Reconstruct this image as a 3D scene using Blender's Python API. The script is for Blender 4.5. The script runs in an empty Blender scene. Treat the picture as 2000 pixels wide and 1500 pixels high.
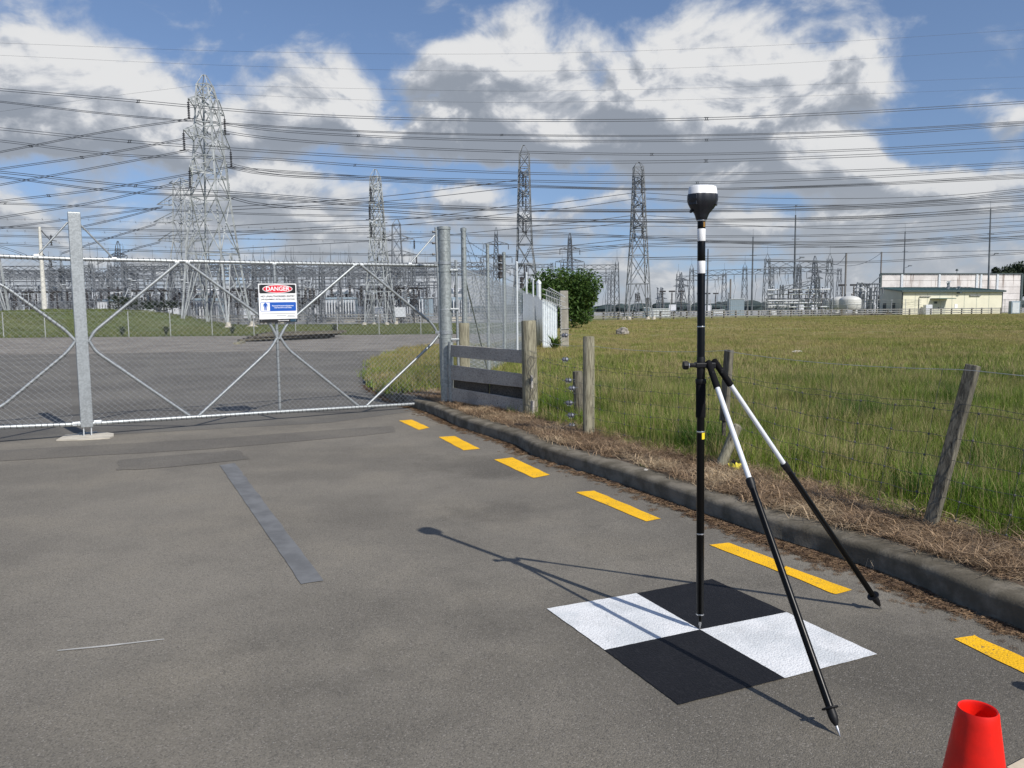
import bpy, math, random
import numpy as np
from mathutils import Vector, Matrix, noise, geometry
random.seed(7); rng = np.random.default_rng(7)
R = math.radians; PI = math.pi
sc = bpy.context.scene
col = sc.collection

# ------------------------------------------------------------------ camera
FOC, PITCH, ROLL, CH = 1520.0, R(5.4), R(0.5), 1.6
_cp, _sp = math.cos(PITCH), math.sin(PITCH)
_fw = Vector((0, _cp, -_sp)); _r0 = Vector((1, 0, 0)); _u0 = Vector((0, _sp, _cp))
_rt = _r0 * math.cos(ROLL) - _u0 * math.sin(ROLL)
_up = _r0 * math.sin(ROLL) + _u0 * math.cos(ROLL)
CAM = Vector((0, 0, CH))
cd = bpy.data.cameras.new('camera'); cam = bpy.data.objects.new('camera', cd); col.objects.link(cam)
cd.sensor_width = 36; cd.lens = 36 * FOC / 2000; cd.clip_start = 0.05; cd.clip_end = 6000
cam.matrix_world = Matrix(((_rt.x, _up.x, -_fw.x, CAM.x), (_rt.y, _up.y, -_fw.y, CAM.y), (_rt.z, _up.z, -_fw.z, CAM.z), (0, 0, 0, 1)))
sc.camera = cam
def ray(px, py): return _rt * ((px - 1000) / FOC) + _up * ((750 - py) / FOC) + _fw
def G(px, py, z=0.0):                       # survey point on the ground level z
    d = ray(px, py); return CAM + d * ((z - CH) / d.z)
def AY(px, py, Y):                          # survey point at a known distance Y
    d = ray(px, py); return CAM + d * (Y / d.y)
def OP(px, py, P0, D):                      # survey point on the vertical plane through P0 along D
    n = Vector((-D[1], D[0], 0)); d = ray(px, py); return CAM + d * ((Vector(P0) - CAM).dot(n) / d.dot(n))

# ------------------------------------------------------------------ sky, sun, exposure
SUN_AZ, SUN_EL = R(-50), R(42)
w = bpy.data.worlds.new('World'); sc.world = w; w.use_nodes = True
NT = w.node_tree; NT.nodes.clear()
def mk(nt, typ, **kw):
    n = nt.nodes.new(typ)
    for k, v in kw.items():
        if k == 'inp':
            for a, b in v.items(): n.inputs[a].default_value = b
        else: setattr(n, k, v)
    return n
def M2(nt, op, a, b=None, c=None, clamp=False):
    n = nt.nodes.new('ShaderNodeMath'); n.operation = op; n.use_clamp = clamp
    for i, v in enumerate((a, b, c)):
        if v is None: continue
        if isinstance(v, (int, float)): n.inputs[i].default_value = v
        else: nt.links.new(v, n.inputs[i])
    return n.outputs[0]
def SM(nt, v, a, b):                        # smoothstep
    n = nt.nodes.new('ShaderNodeMapRange'); n.interpolation_type = 'SMOOTHSTEP'
    nt.links.new(v, n.inputs[0]); n.inputs[1].default_value = a; n.inputs[2].default_value = b
    return n.outputs[0]
def MIXC(nt, f, a, b, blend='MIX'):
    n = nt.nodes.new('ShaderNodeMix'); n.data_type = 'RGBA'; n.blend_type = blend
    for s, v in ((n.inputs[0], f), (n.inputs[6], a), (n.inputs[7], b)):
        if isinstance(v, (int, float)): s.default_value = v
        elif isinstance(v, tuple): s.default_value = (v[0], v[1], v[2], 1)
        else: nt.links.new(v, s)
    return n.outputs[2]
sky = mk(NT, 'ShaderNodeTexSky', sky_type='NISHITA', sun_disc=False, sun_elevation=SUN_EL, sun_rotation=R(140), altitude=0, air_density=1.0, dust_density=0.6, ozone_density=1.6)

tcs = NT.nodes.new('ShaderNodeTexCoord'); lf_ = mk(NT, 'ShaderNodeVectorMath', operation='MULTIPLY_ADD'); NT.links.new(tcs.outputs['Generated'], lf_.inputs[0]); lf_.inputs[1].default_value = (1, 1, .85); lf_.inputs[2].default_value = (0, 0, .12)
ln_ = mk(NT, 'ShaderNodeVectorMath', operation='NORMALIZE'); NT.links.new(lf_.outputs[0], ln_.inputs[0]); NT.links.new(ln_.outputs[0], sky.inputs[0])
# cloud density as a function of (azimuth, elevation) in radians
def azel(px, py):
    d = ray(px, py).normalized(); return math.atan2(d.x, d.y), math.asin(d.z)
CL = [  # px, py, rx, ry, weight, brightness bias
 (40, 180, 260, 115, .95, .10), (250, 235, 130, 60, .62, .12), (10, 95, 120, 60, .5, .15), (130, 268, 240, 30, .45, -.08), (610, 170, 95, 75, .72, .05), (520, 235, 170, 50, .50, .08), (640, 245, 110, 45, .40, -.02),
 (930, 150, 110, 90, .85, .12), (1040, 175, 130, 105, .75, .15), (1000, 100, 110, 50, .45, .05), (920, 265, 200, 45, .70, -.32), (1375, 150, 150, 90, .95, .22), (1290, 165, 80, 70, .6, .30), (1480, 190, 130, 80, .7, .05), (1400, 215, 150, 50, .5, -.30), (1640, 165, 80, 50, .6, .10),
 (1250, 292, 180, 42, .85, -.48), (1480, 265, 170, 40, .6, -.10), (590, 372, 130, 40, .85, .30), (440, 372, 90, 28, .55, .20), (900, 390, 62, 26, .8, .40), (1165, 402, 62, 22, .6, .35), (1620, 325, 95, 40, .9, .30), (1480, 355, 150, 40, .6, .0), (1770, 365, 120, 30, .8, .28), (1930, 385, 100, 28, .6, .1), (1985, 235, 50, 28, .6, .15),
 (340, 352, 70, 24, .5, .25), (120, 420, 260, 26, .45, -.20), (700, 445, 300, 26, .5, -.1), (1250, 440, 260, 24, .4, -.05), (1750, 440, 320, 30, .6, -.10), (560, 480, 150, 20, .4, .25), (480, 290, 110, 22, .35, -.1), (230, 335, 170, 26, -.55, 0), (760, 345, 120, 26, -.5, 0), (1060, 335, 110, 30, -.6, 0), (780, 215, 40, 60, -.4, 0), (1380, 420, 200, 22, -.35, 0), (330, 430, 160, 24, -.35, 0)]
grp = bpy.data.node_groups.new('cloud_density', 'ShaderNodeTree')
grp.interface.new_socket('v', in_out='INPUT', socket_type='NodeSocketVector')
for nm in ('d', 'h'): grp.interface.new_socket(nm, in_out='OUTPUT', socket_type='NodeSocketFloat')
gi = grp.nodes.new('NodeGroupInput'); go = grp.nodes.new('NodeGroupOutput')
warp = mk(grp, 'ShaderNodeTexNoise', inp={'Scale': 9.0, 'Detail': 5.0, 'Roughness': .55}); grp.links.new(gi.outputs[0], warp.inputs['Vector'])
wv = mk(grp, 'ShaderNodeVectorMath', operation='MULTIPLY_ADD'); grp.links.new(warp.outputs['Color'], wv.inputs[0])
wv.inputs[1].default_value = (.15, .095, .1)
wo = mk(grp, 'ShaderNodeVectorMath', operation='ADD'); grp.links.new(gi.outputs[0], wo.inputs[0]); wo.inputs[1].default_value = (-.075, -.0475, -.05)
grp.links.new(wo.outputs[0], wv.inputs[2])
mp = mk(grp, 'ShaderNodeVectorMath', operation='MULTIPLY'); grp.links.new(gi.outputs[0], mp.inputs[0]); mp.inputs[1].default_value = (1, 1.6, 1)
n1 = mk(grp, 'ShaderNodeTexNoise', inp={'Scale': 8.5, 'Detail': 10.0, 'Roughness': .58, 'Distortion': .35}); grp.links.new(mp.outputs[0], n1.inputs['Vector'])
acc = M2(grp, 'MULTIPLY', M2(grp, 'SUBTRACT', n1.outputs[0], .5), 2.3)
sep = grp.nodes.new('ShaderNodeSeparateXYZ'); grp.links.new(wv.outputs[0], sep.inputs[0])
hs_, ws_ = None, None
for (px, py, rx, ry, wt, bi) in CL:
    a, e = azel(px, py)
    dx = M2(grp, 'MULTIPLY', M2(grp, 'SUBTRACT', sep.outputs[0], a), FOC / rx)
    dy = M2(grp, 'MULTIPLY', M2(grp, 'SUBTRACT', sep.outputs[1], e), FOC / ry)
    r2 = M2(grp, 'ADD', M2(grp, 'MULTIPLY', dx, dx), M2(grp, 'MULTIPLY', dy, dy))
    g_ = M2(grp, 'DIVIDE', wt * (.84 if wt > 0 else .6), M2(grp, 'ADD', 1.0, M2(grp, 'POWER', r2, 2.0)))
    acc = M2(grp, 'ADD', g_, acc)
    if wt < 0: continue
    gh = M2(grp, 'MULTIPLY', g_, M2(grp, 'MULTIPLY_ADD', dy, .42, M2(grp, 'MULTIPLY_ADD', dx, .12, bi)))
    hs_ = gh if hs_ is None else M2(grp, 'ADD', hs_, gh); ws_ = g_ if ws_ is None else M2(grp, 'ADD', ws_, g_)
# low cover towards the horizon, all the way round
low = M2(grp, 'SUBTRACT', 1.0, SM(grp, M2(grp, 'ABSOLUTE', sep.outputs[1]), .02, .20))
acc = M2(grp, 'ADD', M2(grp, 'MULTIPLY_ADD', low, .32, acc), -.10)
low2 = M2(grp, 'SUBTRACT', 1.0, SM(grp, M2(grp, 'ABSOLUTE', sep.outputs[1]), .0, .11)); acc = M2(grp, 'MULTIPLY_ADD', low2, .5, acc)
grp.links.new(acc, go.inputs[0]); grp.links.new(M2(grp, 'DIVIDE', hs_, M2(grp, 'ADD', ws_, .12)), go.inputs[1])
geo = NT.nodes.new('ShaderNodeTexCoord'); sp = NT.nodes.new('ShaderNodeSeparateXYZ'); NT.links.new(geo.outputs['Generated'], sp.inputs[0])
az = M2(NT, 'ARCTAN2', sp.outputs[0], sp.outputs[1]); el = M2(NT, 'ARCSINE', sp.outputs[2])
cv = NT.nodes.new('ShaderNodeCombineXYZ'); NT.links.new(az, cv.inputs[0]); NT.links.new(el, cv.inputs[1])
def dens(off):
    a = mk(NT, 'ShaderNodeVectorMath', operation='ADD'); NT.links.new(cv.outputs[0], a.inputs[0]); a.inputs[1].default_value = off
    g = NT.nodes.new('ShaderNodeGroup'); g.node_tree = grp; NT.links.new(a.outputs[0], g.inputs[0]); return g.outputs
g0 = dens((0, 0, 0)); d0 = g0[0]; d1 = dens((.009, .013, 0))[0]
alpha = SM(NT, d0, .04, .66)
s1 = M2(NT, 'MULTIPLY', M2(NT, 'SUBTRACT', d0, d1), 2.6)
lit = M2(NT, 'ADD', M2(NT, 'ADD', M2(NT, 'MULTIPLY', g0[1], 1.05), s1), .36)
lit = SM(NT, lit, -.25, 1.25)
ccol = MIXC(NT, lit, (.365, .41, .485), (.76, .79, .85))
hi = SM(NT, M2(NT, 'ADD', s1, M2(NT, 'MULTIPLY', g0[1], .55)), .12, .85); ccol = MIXC(NT, hi, ccol, (.96, .965, .975))
edge = M2(NT, 'SUBTRACT', 1.0, SM(NT, d0, .2, .8))
ccol = MIXC(NT, M2(NT, 'MULTIPLY', edge, .45), ccol, (.60, .67, .78))
lowf = M2(NT, 'SUBTRACT', 1.0, SM(NT, M2(NT, 'ABSOLUTE', el), .02, .22))
ccol = MIXC(NT, M2(NT, 'MULTIPLY', lowf, .55), ccol, (.60, .645, .70))
bg1 = NT.nodes.new('ShaderNodeBackground'); bg1.inputs[1].default_value = .13
hs = mk(NT, 'ShaderNodeHueSaturation', inp={'Hue': .506, 'Saturation': 1.06, 'Value': 1.04}); NT.links.new(sky.outputs[0], hs.inputs['Color']); NT.links.new(hs.outputs[0], bg1.inputs[0])
bg2 = NT.nodes.new('ShaderNodeBackground'); NT.links.new(ccol, bg2.inputs[0]); bg2.inputs[1].default_value = .86
ms = NT.nodes.new('ShaderNodeMixShader'); NT.links.new(alpha, ms.inputs[0]); NT.links.new(bg1.outputs[0], ms.inputs[1]); NT.links.new(bg2.outputs[0], ms.inputs[2])
ow = NT.nodes.new('ShaderNodeOutputWorld'); NT.links.new(ms.outputs[0], ow.inputs[0])
sl = bpy.data.lights.new('sun', 'SUN'); sl.energy = 5.0; sl.angle = R(.5); sl.color = (1, .955, .89)
so = bpy.data.objects.new('sun', sl); col.objects.link(so)
sd = Vector((math.cos(SUN_AZ) * math.cos(SUN_EL), math.sin(SUN_AZ) * math.cos(SUN_EL), math.sin(SUN_EL)))
so.rotation_euler = sd.to_track_quat('Z', 'Y').to_euler(); so.location = (20, -24, 28)
sc.view_settings.view_transform = 'Standard'; sc.view_settings.look = 'None'; sc.view_settings.exposure = -.10; sc.view_settings.gamma = 1; sc.view_settings.use_curve_mapping = False
sc.render.engine = 'CYCLES'; sc.cycles.max_bounces = 5; sc.cycles.transparent_max_bounces = 6; sc.cycles.use_denoising = True
sc.world.cycles.sampling_method = 'MANUAL'; sc.world.cycles.sample_map_resolution = 512

# ------------------------------------------------------------------ materials
MATS = {}
def material(name):
    m = bpy.data.materials.new(name); m.use_nodes = True; nt = m.node_tree
    b = nt.nodes['Principled BSDF']; MATS[name] = m; return m, nt, b
def NZ(nt, scale, detail=4, rough=.55, vec=None, dist=0, out=0):
    n = mk(nt, 'ShaderNodeTexNoise', inp={'Scale': scale, 'Detail': float(detail), 'Roughness': rough, 'Distortion': dist})
    if vec is None: vec = POS(nt)
    nt.links.new(vec, n.inputs['Vector']); return n.outputs[out]
def POS(nt):
    for n in nt.nodes:
        if n.type == 'NEW_GEOMETRY': return n.outputs['Position']
    return nt.nodes.new('ShaderNodeNewGeometry').outputs['Position']
def OBJ(nt):
    for n in nt.nodes:
        if n.type == 'TEX_COORD': return n.outputs['Object']
    return nt.nodes.new('ShaderNodeTexCoord').outputs['Object']
def SCL(nt, v, s):
    n = mk(nt, 'ShaderNodeVectorMath', operation='MULTIPLY'); nt.links.new(v, n.inputs[0]); n.inputs[1].default_value = s; return n.outputs[0]
def BUMP(nt, b, h, strength=.4, dist=.01):
    n = mk(nt, 'ShaderNodeBump', inp={'Strength': strength, 'Distance': dist}); nt.links.new(h, n.inputs['Height']); nt.links.new(n.outputs[0], b.inputs['Normal'])
def SETC(nt, b, c):
    if isinstance(c, tuple): b.inputs['Base Color'].default_value = (*c, 1)
    else: nt.links.new(c, b.inputs['Base Color'])
def simple(name, c, rough=.6, metal=0.0, var=.18, vs=8, bump=0, bs=60, spec=.5, c2=None, obj=False):
    m, nt, b = material(name)
    v = OBJ(nt) if obj else None
    f = SM(nt, NZ(nt, vs, 5, .6, v), .35, .65)
    lo = c2 if c2 else tuple(x * (1 - var) for x in c)
    SETC(nt, b, MIXC(nt, f, lo, c if c2 else tuple(min(1, x * (1 + var * .6)) for x in c)))
    b.inputs['Roughness'].default_value = rough; b.inputs['Metallic'].default_value = metal; b.inputs['Specular IOR Level'].default_value = spec
    if bump: BUMP(nt, b, NZ(nt, bs, 4, .6, v), bump, .004)
    return m

# worn asphalt: aggregate, stains, pale and dark drifts
def asphalt(name, c1, c2, stains=(), fine=1.0, agg=True):
    m, nt, b = material(name)
    big = NZ(nt, .55, 5, .6); mid = NZ(nt, 2.6, 5, .65); fin = NZ(nt, 95, 4, .75)
    colr = MIXC(nt, SM(nt, big, .36, .64), c1, c2)
    colr = MIXC(nt, M2(nt, 'MULTIPLY', SM(nt, mid, .5, .72), .18), colr, tuple(x * .72 for x in c1))
    warm = NZ(nt, 1.1, 3, .5)
    colr = MIXC(nt, M2(nt, 'MULTIPLY', SM(nt, warm, .45, .7), .35), colr, (c2[0] * 1.03, c2[1] * 1.0, c2[2] * .93))
    pos = POS(nt)
    for (x, y, rx, ry, k) in stains:
        s = mk(nt, 'ShaderNodeVectorMath', operation='SUBTRACT'); nt.links.new(pos, s.inputs[0]); s.inputs[1].default_value = (x, y, 0)
        q = SCL(nt, s.outputs[0], (1 / rx, 1 / ry, 0))
        L = mk(nt, 'ShaderNodeVectorMath', operation='LENGTH'); nt.links.new(q, L.inputs[0])
        dd = M2(nt, 'ADD', L.outputs['Value'], M2(nt, 'MULTIPLY', M2(nt, 'SUBTRACT', mid, .5), 2.2))
        f = M2(nt, 'MULTIPLY', M2(nt, 'SUBTRACT', 1.0, SM(nt, dd, .35, 1.15)), k)
        colr = MIXC(nt, f, colr, tuple(x * .42 for x in c1))
    if agg:
        vo = mk(nt, 'ShaderNodeTexVoronoi', inp={'Scale': 165.0}); nt.links.new(pos, vo.inputs['Vector'])
        sx = nt.nodes.new('ShaderNodeSeparateColor'); nt.links.new(vo.outputs['Color'], sx.inputs[0])
        vo2 = mk(nt, 'ShaderNodeTexVoronoi', inp={'Scale': 60.0}); nt.links.new(pos, vo2.inputs['Vector'])
        sy = nt.nodes.new('ShaderNodeSeparateColor'); nt.links.new(vo2.outputs['Color'], sy.inputs[0])
        spk = SM(nt, sx.outputs[0], .80, 1.0)
        colr = MIXC(nt, M2(nt, 'MULTIPLY', spk, .40 * fine), colr, (.36, .33, .29))
        colr = MIXC(nt, M2(nt, 'MULTIPLY', SM(nt, sx.outputs[1], .62, .95), .42 * fine), colr, (.035, .034, .034))
        colr = MIXC(nt, M2(nt, 'MULTIPLY', SM(nt, sy.outputs[2], .965, .98), M2(nt, 'SUBTRACT', .55, M2(nt, 'MULTIPLY', SM(nt, vo2.outputs['Distance'], .08, .2), .55))), colr, (.46, .44, .41))
        h = M2(nt, 'ADD', M2(nt, 'MULTIPLY', vo.outputs['Distance'], -1.0), fin)
        BUMP(nt, b, h, .55, .005)
    else: BUMP(nt, b, fin, .5, .004)
    colr = MIXC(nt, M2(nt, 'MULTIPLY', SM(nt, fin, .45, .65), .42), colr, tuple(x * .55 for x in c1))
    SETC(nt, b, colr); b.inputs['Roughness'].default_value = .88; b.inputs['Specular IOR Level'].default_value = .3
    return m
def _st(px, py, rx, ry, k): g = G(px, py); return (g.x, g.y, rx, ry, k)
ASPH = asphalt('asphalt', (.172, .156, .127), (.238, .216, .176), [_st(960, 905, 1.0, .75, .45), _st(980, 1000, .55, .35, .35), _st(760, 880, .9, .4, .22), _st(640, 1010, .8, .3, .16), _st(1250, 1060, .7, .5, .25), _st(1500, 1290, .8, .7, .25), _st(1800, 1300, .7, .5, .3), _st(1560, 1330, 2.4, 1.5, .38), _st(1150, 960, 1.8, 1.2, .2)])
YARD = asphalt('yard_asphalt', (.132, .124, .108), (.180, .170, .148), [_st(250, 800, 1.5, 1.0, .4), _st(60, 760, 2, 1.0, .35), _st(500, 740, 2.5, 1.2, .3)])
BAND = asphalt('sealed_band', (.138, .126, .106), (.180, .165, .138))
GRAVEL = asphalt('yard_gravel', (.19, .172, .148), (.285, .262, .225))
BLKOUT = simple('grey_blackout_paint', (.15, .153, .153), .9, var=.2, vs=5, bump=.5, bs=110)
def paint(name, c, under, amt, thr=(.60, .70), s=60, mott=None):
    m, nt, b = material(name)
    f = SM(nt, M2(nt, 'ADD', M2(nt, 'MULTIPLY', NZ(nt, s, 3, .7), .75), M2(nt, 'MULTIPLY', NZ(nt, 5, 4, .6), .3)), *thr)
    cc = MIXC(nt, SM(nt, NZ(nt, 4, 4, .6), .4, .65), c, mott or tuple(x * .88 for x in c))
    cc = MIXC(nt, M2(nt, 'MULTIPLY', f, amt), cc, under)
    SETC(nt, b, cc); b.inputs['Roughness'].default_value = .7; b.inputs['Specular IOR Level'].default_value = .3
    vo = mk(nt, 'ShaderNodeTexVoronoi', inp={'Scale': 100.0}); nt.links.new(POS(nt), vo.inputs['Vector'])
    BUMP(nt, b, M2(nt, 'ADD', M2(nt, 'MULTIPLY', vo.outputs['Distance'], -1), NZ(nt, 90, 4, .7)), .5, .005)
    return m
YEL = paint('yellow_road_paint', (.90, .50, .012), (.15, .125, .08), .92, (.595, .665), 75)
WHT = paint('white_target_paint', (.74, .745, .735), (.46, .46, .45), .7, (.50, .68), 120, (.60, .62, .62))
BLK = paint('black_target_paint', (.0075, .0075, .009), (.028, .028, .03), .5, (.5, .7), 85)
SCRATCH = simple('pale_scratch', (.42, .41, .38), .8)
CONC = simple('kerb_concrete', (.20, .178, .14), .95, var=.4, vs=5, bump=1, bs=60, spec=.1, c2=(.10, .088, .066))
PADC = simple('pad_concrete', (.50, .46, .38), .9, var=.15, vs=6, bump=.4)
CONCP = simple('post_concrete', (.33, .31, .26), .9, var=.2, vs=5, bump=.5)
# galvanised steel with spangle
def galv(name, c, rough=.42, s=22, metal=.65, vr=.35):
    m, nt, b = material(name)
    vo = mk(nt, 'ShaderNodeTexVoronoi', inp={'Scale': float(s)}); nt.links.new(POS(nt), vo.inputs['Vector'])
    sx = nt.nodes.new('ShaderNodeSeparateColor'); nt.links.new(vo.outputs['Color'], sx.inputs[0])
    n = NZ(nt, 3.5, 4, .6)
    f = M2(nt, 'ADD', M2(nt, 'MULTIPLY', sx.outputs[0], .5), M2(nt, 'MULTIPLY', n, .5))
    SETC(nt, b, MIXC(nt, SM(nt, f, .25, .75), tuple(x * (1 - vr) for x in c), c))
    b.inputs['Metallic'].default_value = metal; b.inputs['Roughness'].default_value = rough
    return m
GALV = galv('galvanised_steel', (.40, .425, .43), .45, 60, .55, .25); GALVD = galv('dull_galvanised_steel', (.36, .39, .38), .5, 40, .45, .3)
SHEET = galv('zinc_sheet', (.66, .69, .70), .45, 6, .3, .12)
WIRE = simple('galvanised_wire', (.50, .51, .50), .5, .5); DWIRE = simple('weathered_wire', (.10, .10, .10), .6, .4); COND = simple('aluminium_conductor', (.055, .06, .07), .55, .3)
TOWM = simple('tower_steel', (.40, .42, .42), .6, .1, var=.3, vs=1.2); TOWD = simple('gantry_steel', (.13, .145, .16), .6, .3, var=.3, vs=.8); TOWG = simple('dull_tower_steel', (.20, .215, .23), .6, .3)  # gantry and dull tower steel coloured lighter to stand in for distance haze
INS = simple('dark_insulator', (.045, .042, .042), .4); INSW = simple('grey_insulator', (.22, .235, .25), .4)
EQW = simple('pale_equipment_paint', (.66, .68, .70), .5, var=.1); EQB = simple('blue_grey_equipment_paint', (.26, .33, .38), .5); TANK = simple('cream_tank_paint', (.58, .58, .54), .5, var=.08)
CREAM = simple('cream_wall_paint', (.68, .65, .50), .6, var=.05, vs=.4); GROOF = simple('green_roof_sheet', (.055, .12, .10), .5); DOORM = simple('beige_door_paint', (.50, .50, .40), .6); TRIM = simple('dark_green_trim', (.05, .07, .07), .6)
def wallmat():
    m, nt, b = material('pinkish_concrete_panel')
    v = SCL(nt, POS(nt), (1.1, 1, .07)); st = SM(nt, NZ(nt, 1.0, 5, .7, v), .56, .65)
    sp_ = nt.nodes.new('ShaderNodeSeparateXYZ'); nt.links.new(POS(nt), sp_.inputs[0])
    top = SM(nt, sp_.outputs[2], 4.0, 8.2)
    c = MIXC(nt, SM(nt, NZ(nt, .4, 3), .4, .6), (.55, .515, .485), (.66, .625, .59))
    SETC(nt, b, MIXC(nt, M2(nt, 'MULTIPLY', M2(nt, 'MULTIPLY', st, top), .8), c, (.20, .15, .12))); b.inputs['Roughness'].default_value = .9; return m
PANEL = wallmat()
def woodmat(name, c1, c2, axis=(9, 9, .7), sc_=7, obj=True):
    m, nt, b = material(name)
    v = SCL(nt, OBJ(nt), axis)
    g = NZ(nt, sc_, 7, .68, v, .6); k = NZ(nt, 3.0, 3, .5, OBJ(nt))
    c = MIXC(nt, SM(nt, g, .36, .62), c1, c2); c = MIXC(nt, M2(nt, 'MULTIPLY', SM(nt, k, .45, .7), .35), c, tuple(x * .6 for x in c1))
    cr = M2(nt, 'SUBTRACT', 1.0, SM(nt, NZ(nt, sc_ * .8, 3, .5, v), .30, .36))
    c = MIXC(nt, M2(nt, 'MULTIPLY', cr, .8), c, (.015, .013, .01))
    SETC(nt, b, c); b.inputs['Roughness'].default_value = .9; b.inputs['Specular IOR Level'].default_value = .2
    BUMP(nt, b, g, .8, .008); return m
WOODP = woodmat('weathered_post_wood', (.16, .145, .10), (.33, .31, .225)); WOODD = woodmat('dark_weathered_wood', (.07, .064, .05), (.19, .175, .135))
WOODB = woodmat('grey_board_wood', (.28, .262, .235), (.48, .45, .40), (.8, 9, 9)); WOODK = woodmat('dark_board_wood', (.05, .046, .04), (.12, .11, .095), (.8, 9, 9))
WOODR = woodmat('pale_rail_wood', (.17, .17, .165), (.27, .27, .26), (1, 1, 1), 2)
def gloss(name, c, rough=.3, spec=.5, coat=0):
    m, nt, b = material(name); SETC(nt, b, c); b.inputs['Roughness'].default_value = rough; b.inputs['Specular IOR Level'].default_value = spec; b.inputs['Coat Weight'].default_value = coat
    nt.links.new(M2(nt, 'ADD', M2(nt, 'MULTIPLY', NZ(nt, 40, 3), .15), rough - .07), b.inputs['Roughness']); return m
CARBON = gloss('black_pole_coating', (.003, .003, .003), .30, .2, .0); PLAST = gloss('black_plastic', (.007, .007, .008), .5, .3); NAVY = gloss('charcoal_housing', (.012, .014, .02), .42)
FOAM = gloss('black_foam', (.009, .009, .010), .9, .12); PWHITE = gloss('white_plastic', (.80, .80, .79), .35); ALUW = gloss('white_aluminium_tube', (.68, .70, .72), .3); STEEL = gloss('bright_steel', (.55, .55, .54), .25)
STEEL.node_tree.nodes['Principled BSDF'].inputs['Metallic'].default_value = .9
YSTK = gloss('yellow_sticker', (.80, .62, .02), .5); RED = simple('red_cone_rubber', (.88, .012, .004), .42, var=.2, vs=9, spec=.35, c2=(.66, .012, .006), bump=.12, bs=30)
SIGNW = gloss('sign_white', (.82, .82, .82), .45); SIGNK = gloss('sign_black', (.008, .008, .009), .45); SIGNR = gloss('sign_red', (.66, .008, .03), .45); SIGNB = gloss('sign_blue', (.004, .085, .42), .45); SIGNG = gloss('sign_grey_print', (.25, .25, .25), .6)
LITTER = gloss('crumpled_yellow_packet', (.72, .62, .06), .4); PLY = simple('pale_plywood', (.62, .52, .38), .7); STONE = simple('rough_stone', (.26, .235, .20), .95, var=.5, vs=5, bump=1, bs=20)
WSHEET = simple('white_corrugated_iron', (.70, .74, .76), .5, .1, var=.06)
GLASS = gloss('dark_glass', (.02, .025, .03), .15)
# living and dead ground cover
def veg(name, a, b_, straw, k=.5, trans=.25, rnd=.4, far=True, s1=.35):
    m, nt, b = material(name)
    oi = nt.nodes.new('ShaderNodeObjectInfo')
    p = NZ(nt, s1, 4, .6); q = NZ(nt, 2.2, 4, .6)
    c = MIXC(nt, M2(nt, 'ADD', M2(nt, 'MULTIPLY', oi.outputs['Random'], rnd), M2(nt, 'MULTIPLY', SM(nt, q, .35, .65), 1 - rnd)), a, b_)
    sx = nt.nodes.new('ShaderNodeSeparateXYZ'); nt.links.new(POS(nt), sx.inputs[0])
    dist = SM(nt, sx.outputs[1], 7, 34) if far else 0.0
    st = M2(nt, 'ADD', M2(nt, 'MULTIPLY', SM(nt, p, .46, .66), M2(nt, 'MULTIPLY_ADD', dist, k * .75, k * .25) if far else k), M2(nt, 'MULTIPLY', dist, .38) if far else 0.0)
    st = M2(nt, 'MULTIPLY', st, M2(nt, 'MULTIPLY_ADD', oi.outputs['Random'], .8, .55), clamp=True)
    c = MIXC(nt, st, c, straw)
    SETC(nt, b, c); b.inputs['Roughness'].default_value = .6; b.inputs['Specular IOR Level'].default_value = .25
    if trans:
        tr = nt.nodes.new('ShaderNodeBsdfTranslucent'); nt.links.new(c, tr.inputs[0]); mx = nt.nodes.new('ShaderNodeMixShader'); mx.inputs[0].default_value = trans
        o = nt.nodes['Material Output']; nt.links.new(b.outputs[0], mx.inputs[1]); nt.links.new(tr.outputs[0], mx.inputs[2]); nt.links.new(mx.outputs[0], o.inputs[0])
    return m
GRASS = veg('green_grass', (.050, .112, .010), (.215, .305, .032), (.38, .31, .12), k=.6, rnd=.6); RANK = veg('rank_grass', (.030, .085, .010), (.10, .19, .022), (.2, .2, .05), .3)
SEED = veg('straw_stalks', (.30, .25, .11), (.42, .35, .17), (.36, .29, .13), .3)
DEAD = veg('dead_grass', (.12, .078, .047), (.44, .31, .19), (.64, .51, .33), .5, .1, .9, False, 2.0)
LAWN = veg('short_grass', (.09, .12, .024), (.15, .18, .04), (.27, .23, .08), .5, 0, .0, True, .12)
BANK = veg('mound_grass', (.075, .098, .024), (.12, .145, .042), (.18, .17, .07), .3, 0, .0, False, .1)
DIRT = simple('dry_soil', (.12, .085, .055), .95, vs=13, bump=1, bs=25, c2=(.035, .026, .018))
LEAF = veg('hedge_leaf', (.020, .050, .012), (.060, .115, .022), (.11, .16, .03), .5, .2, .5, False, 1.5); DLEAF = veg('dark_foliage', (.018, .03, .016), (.035, .055, .024), (.05, .06, .03), .4, .1, .5, False)
BARK = simple('bark', (.10, .08, .06), .9, bump=.8)
BRASH = simple('brown_litter', (.24, .155, .085), .9, vs=14, c2=(.10, .06, .035)); FARH = simple('far_treeline_foliage', (.035, .055, .055), .9, vs=.3, c2=(.02, .035, .035))

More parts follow.
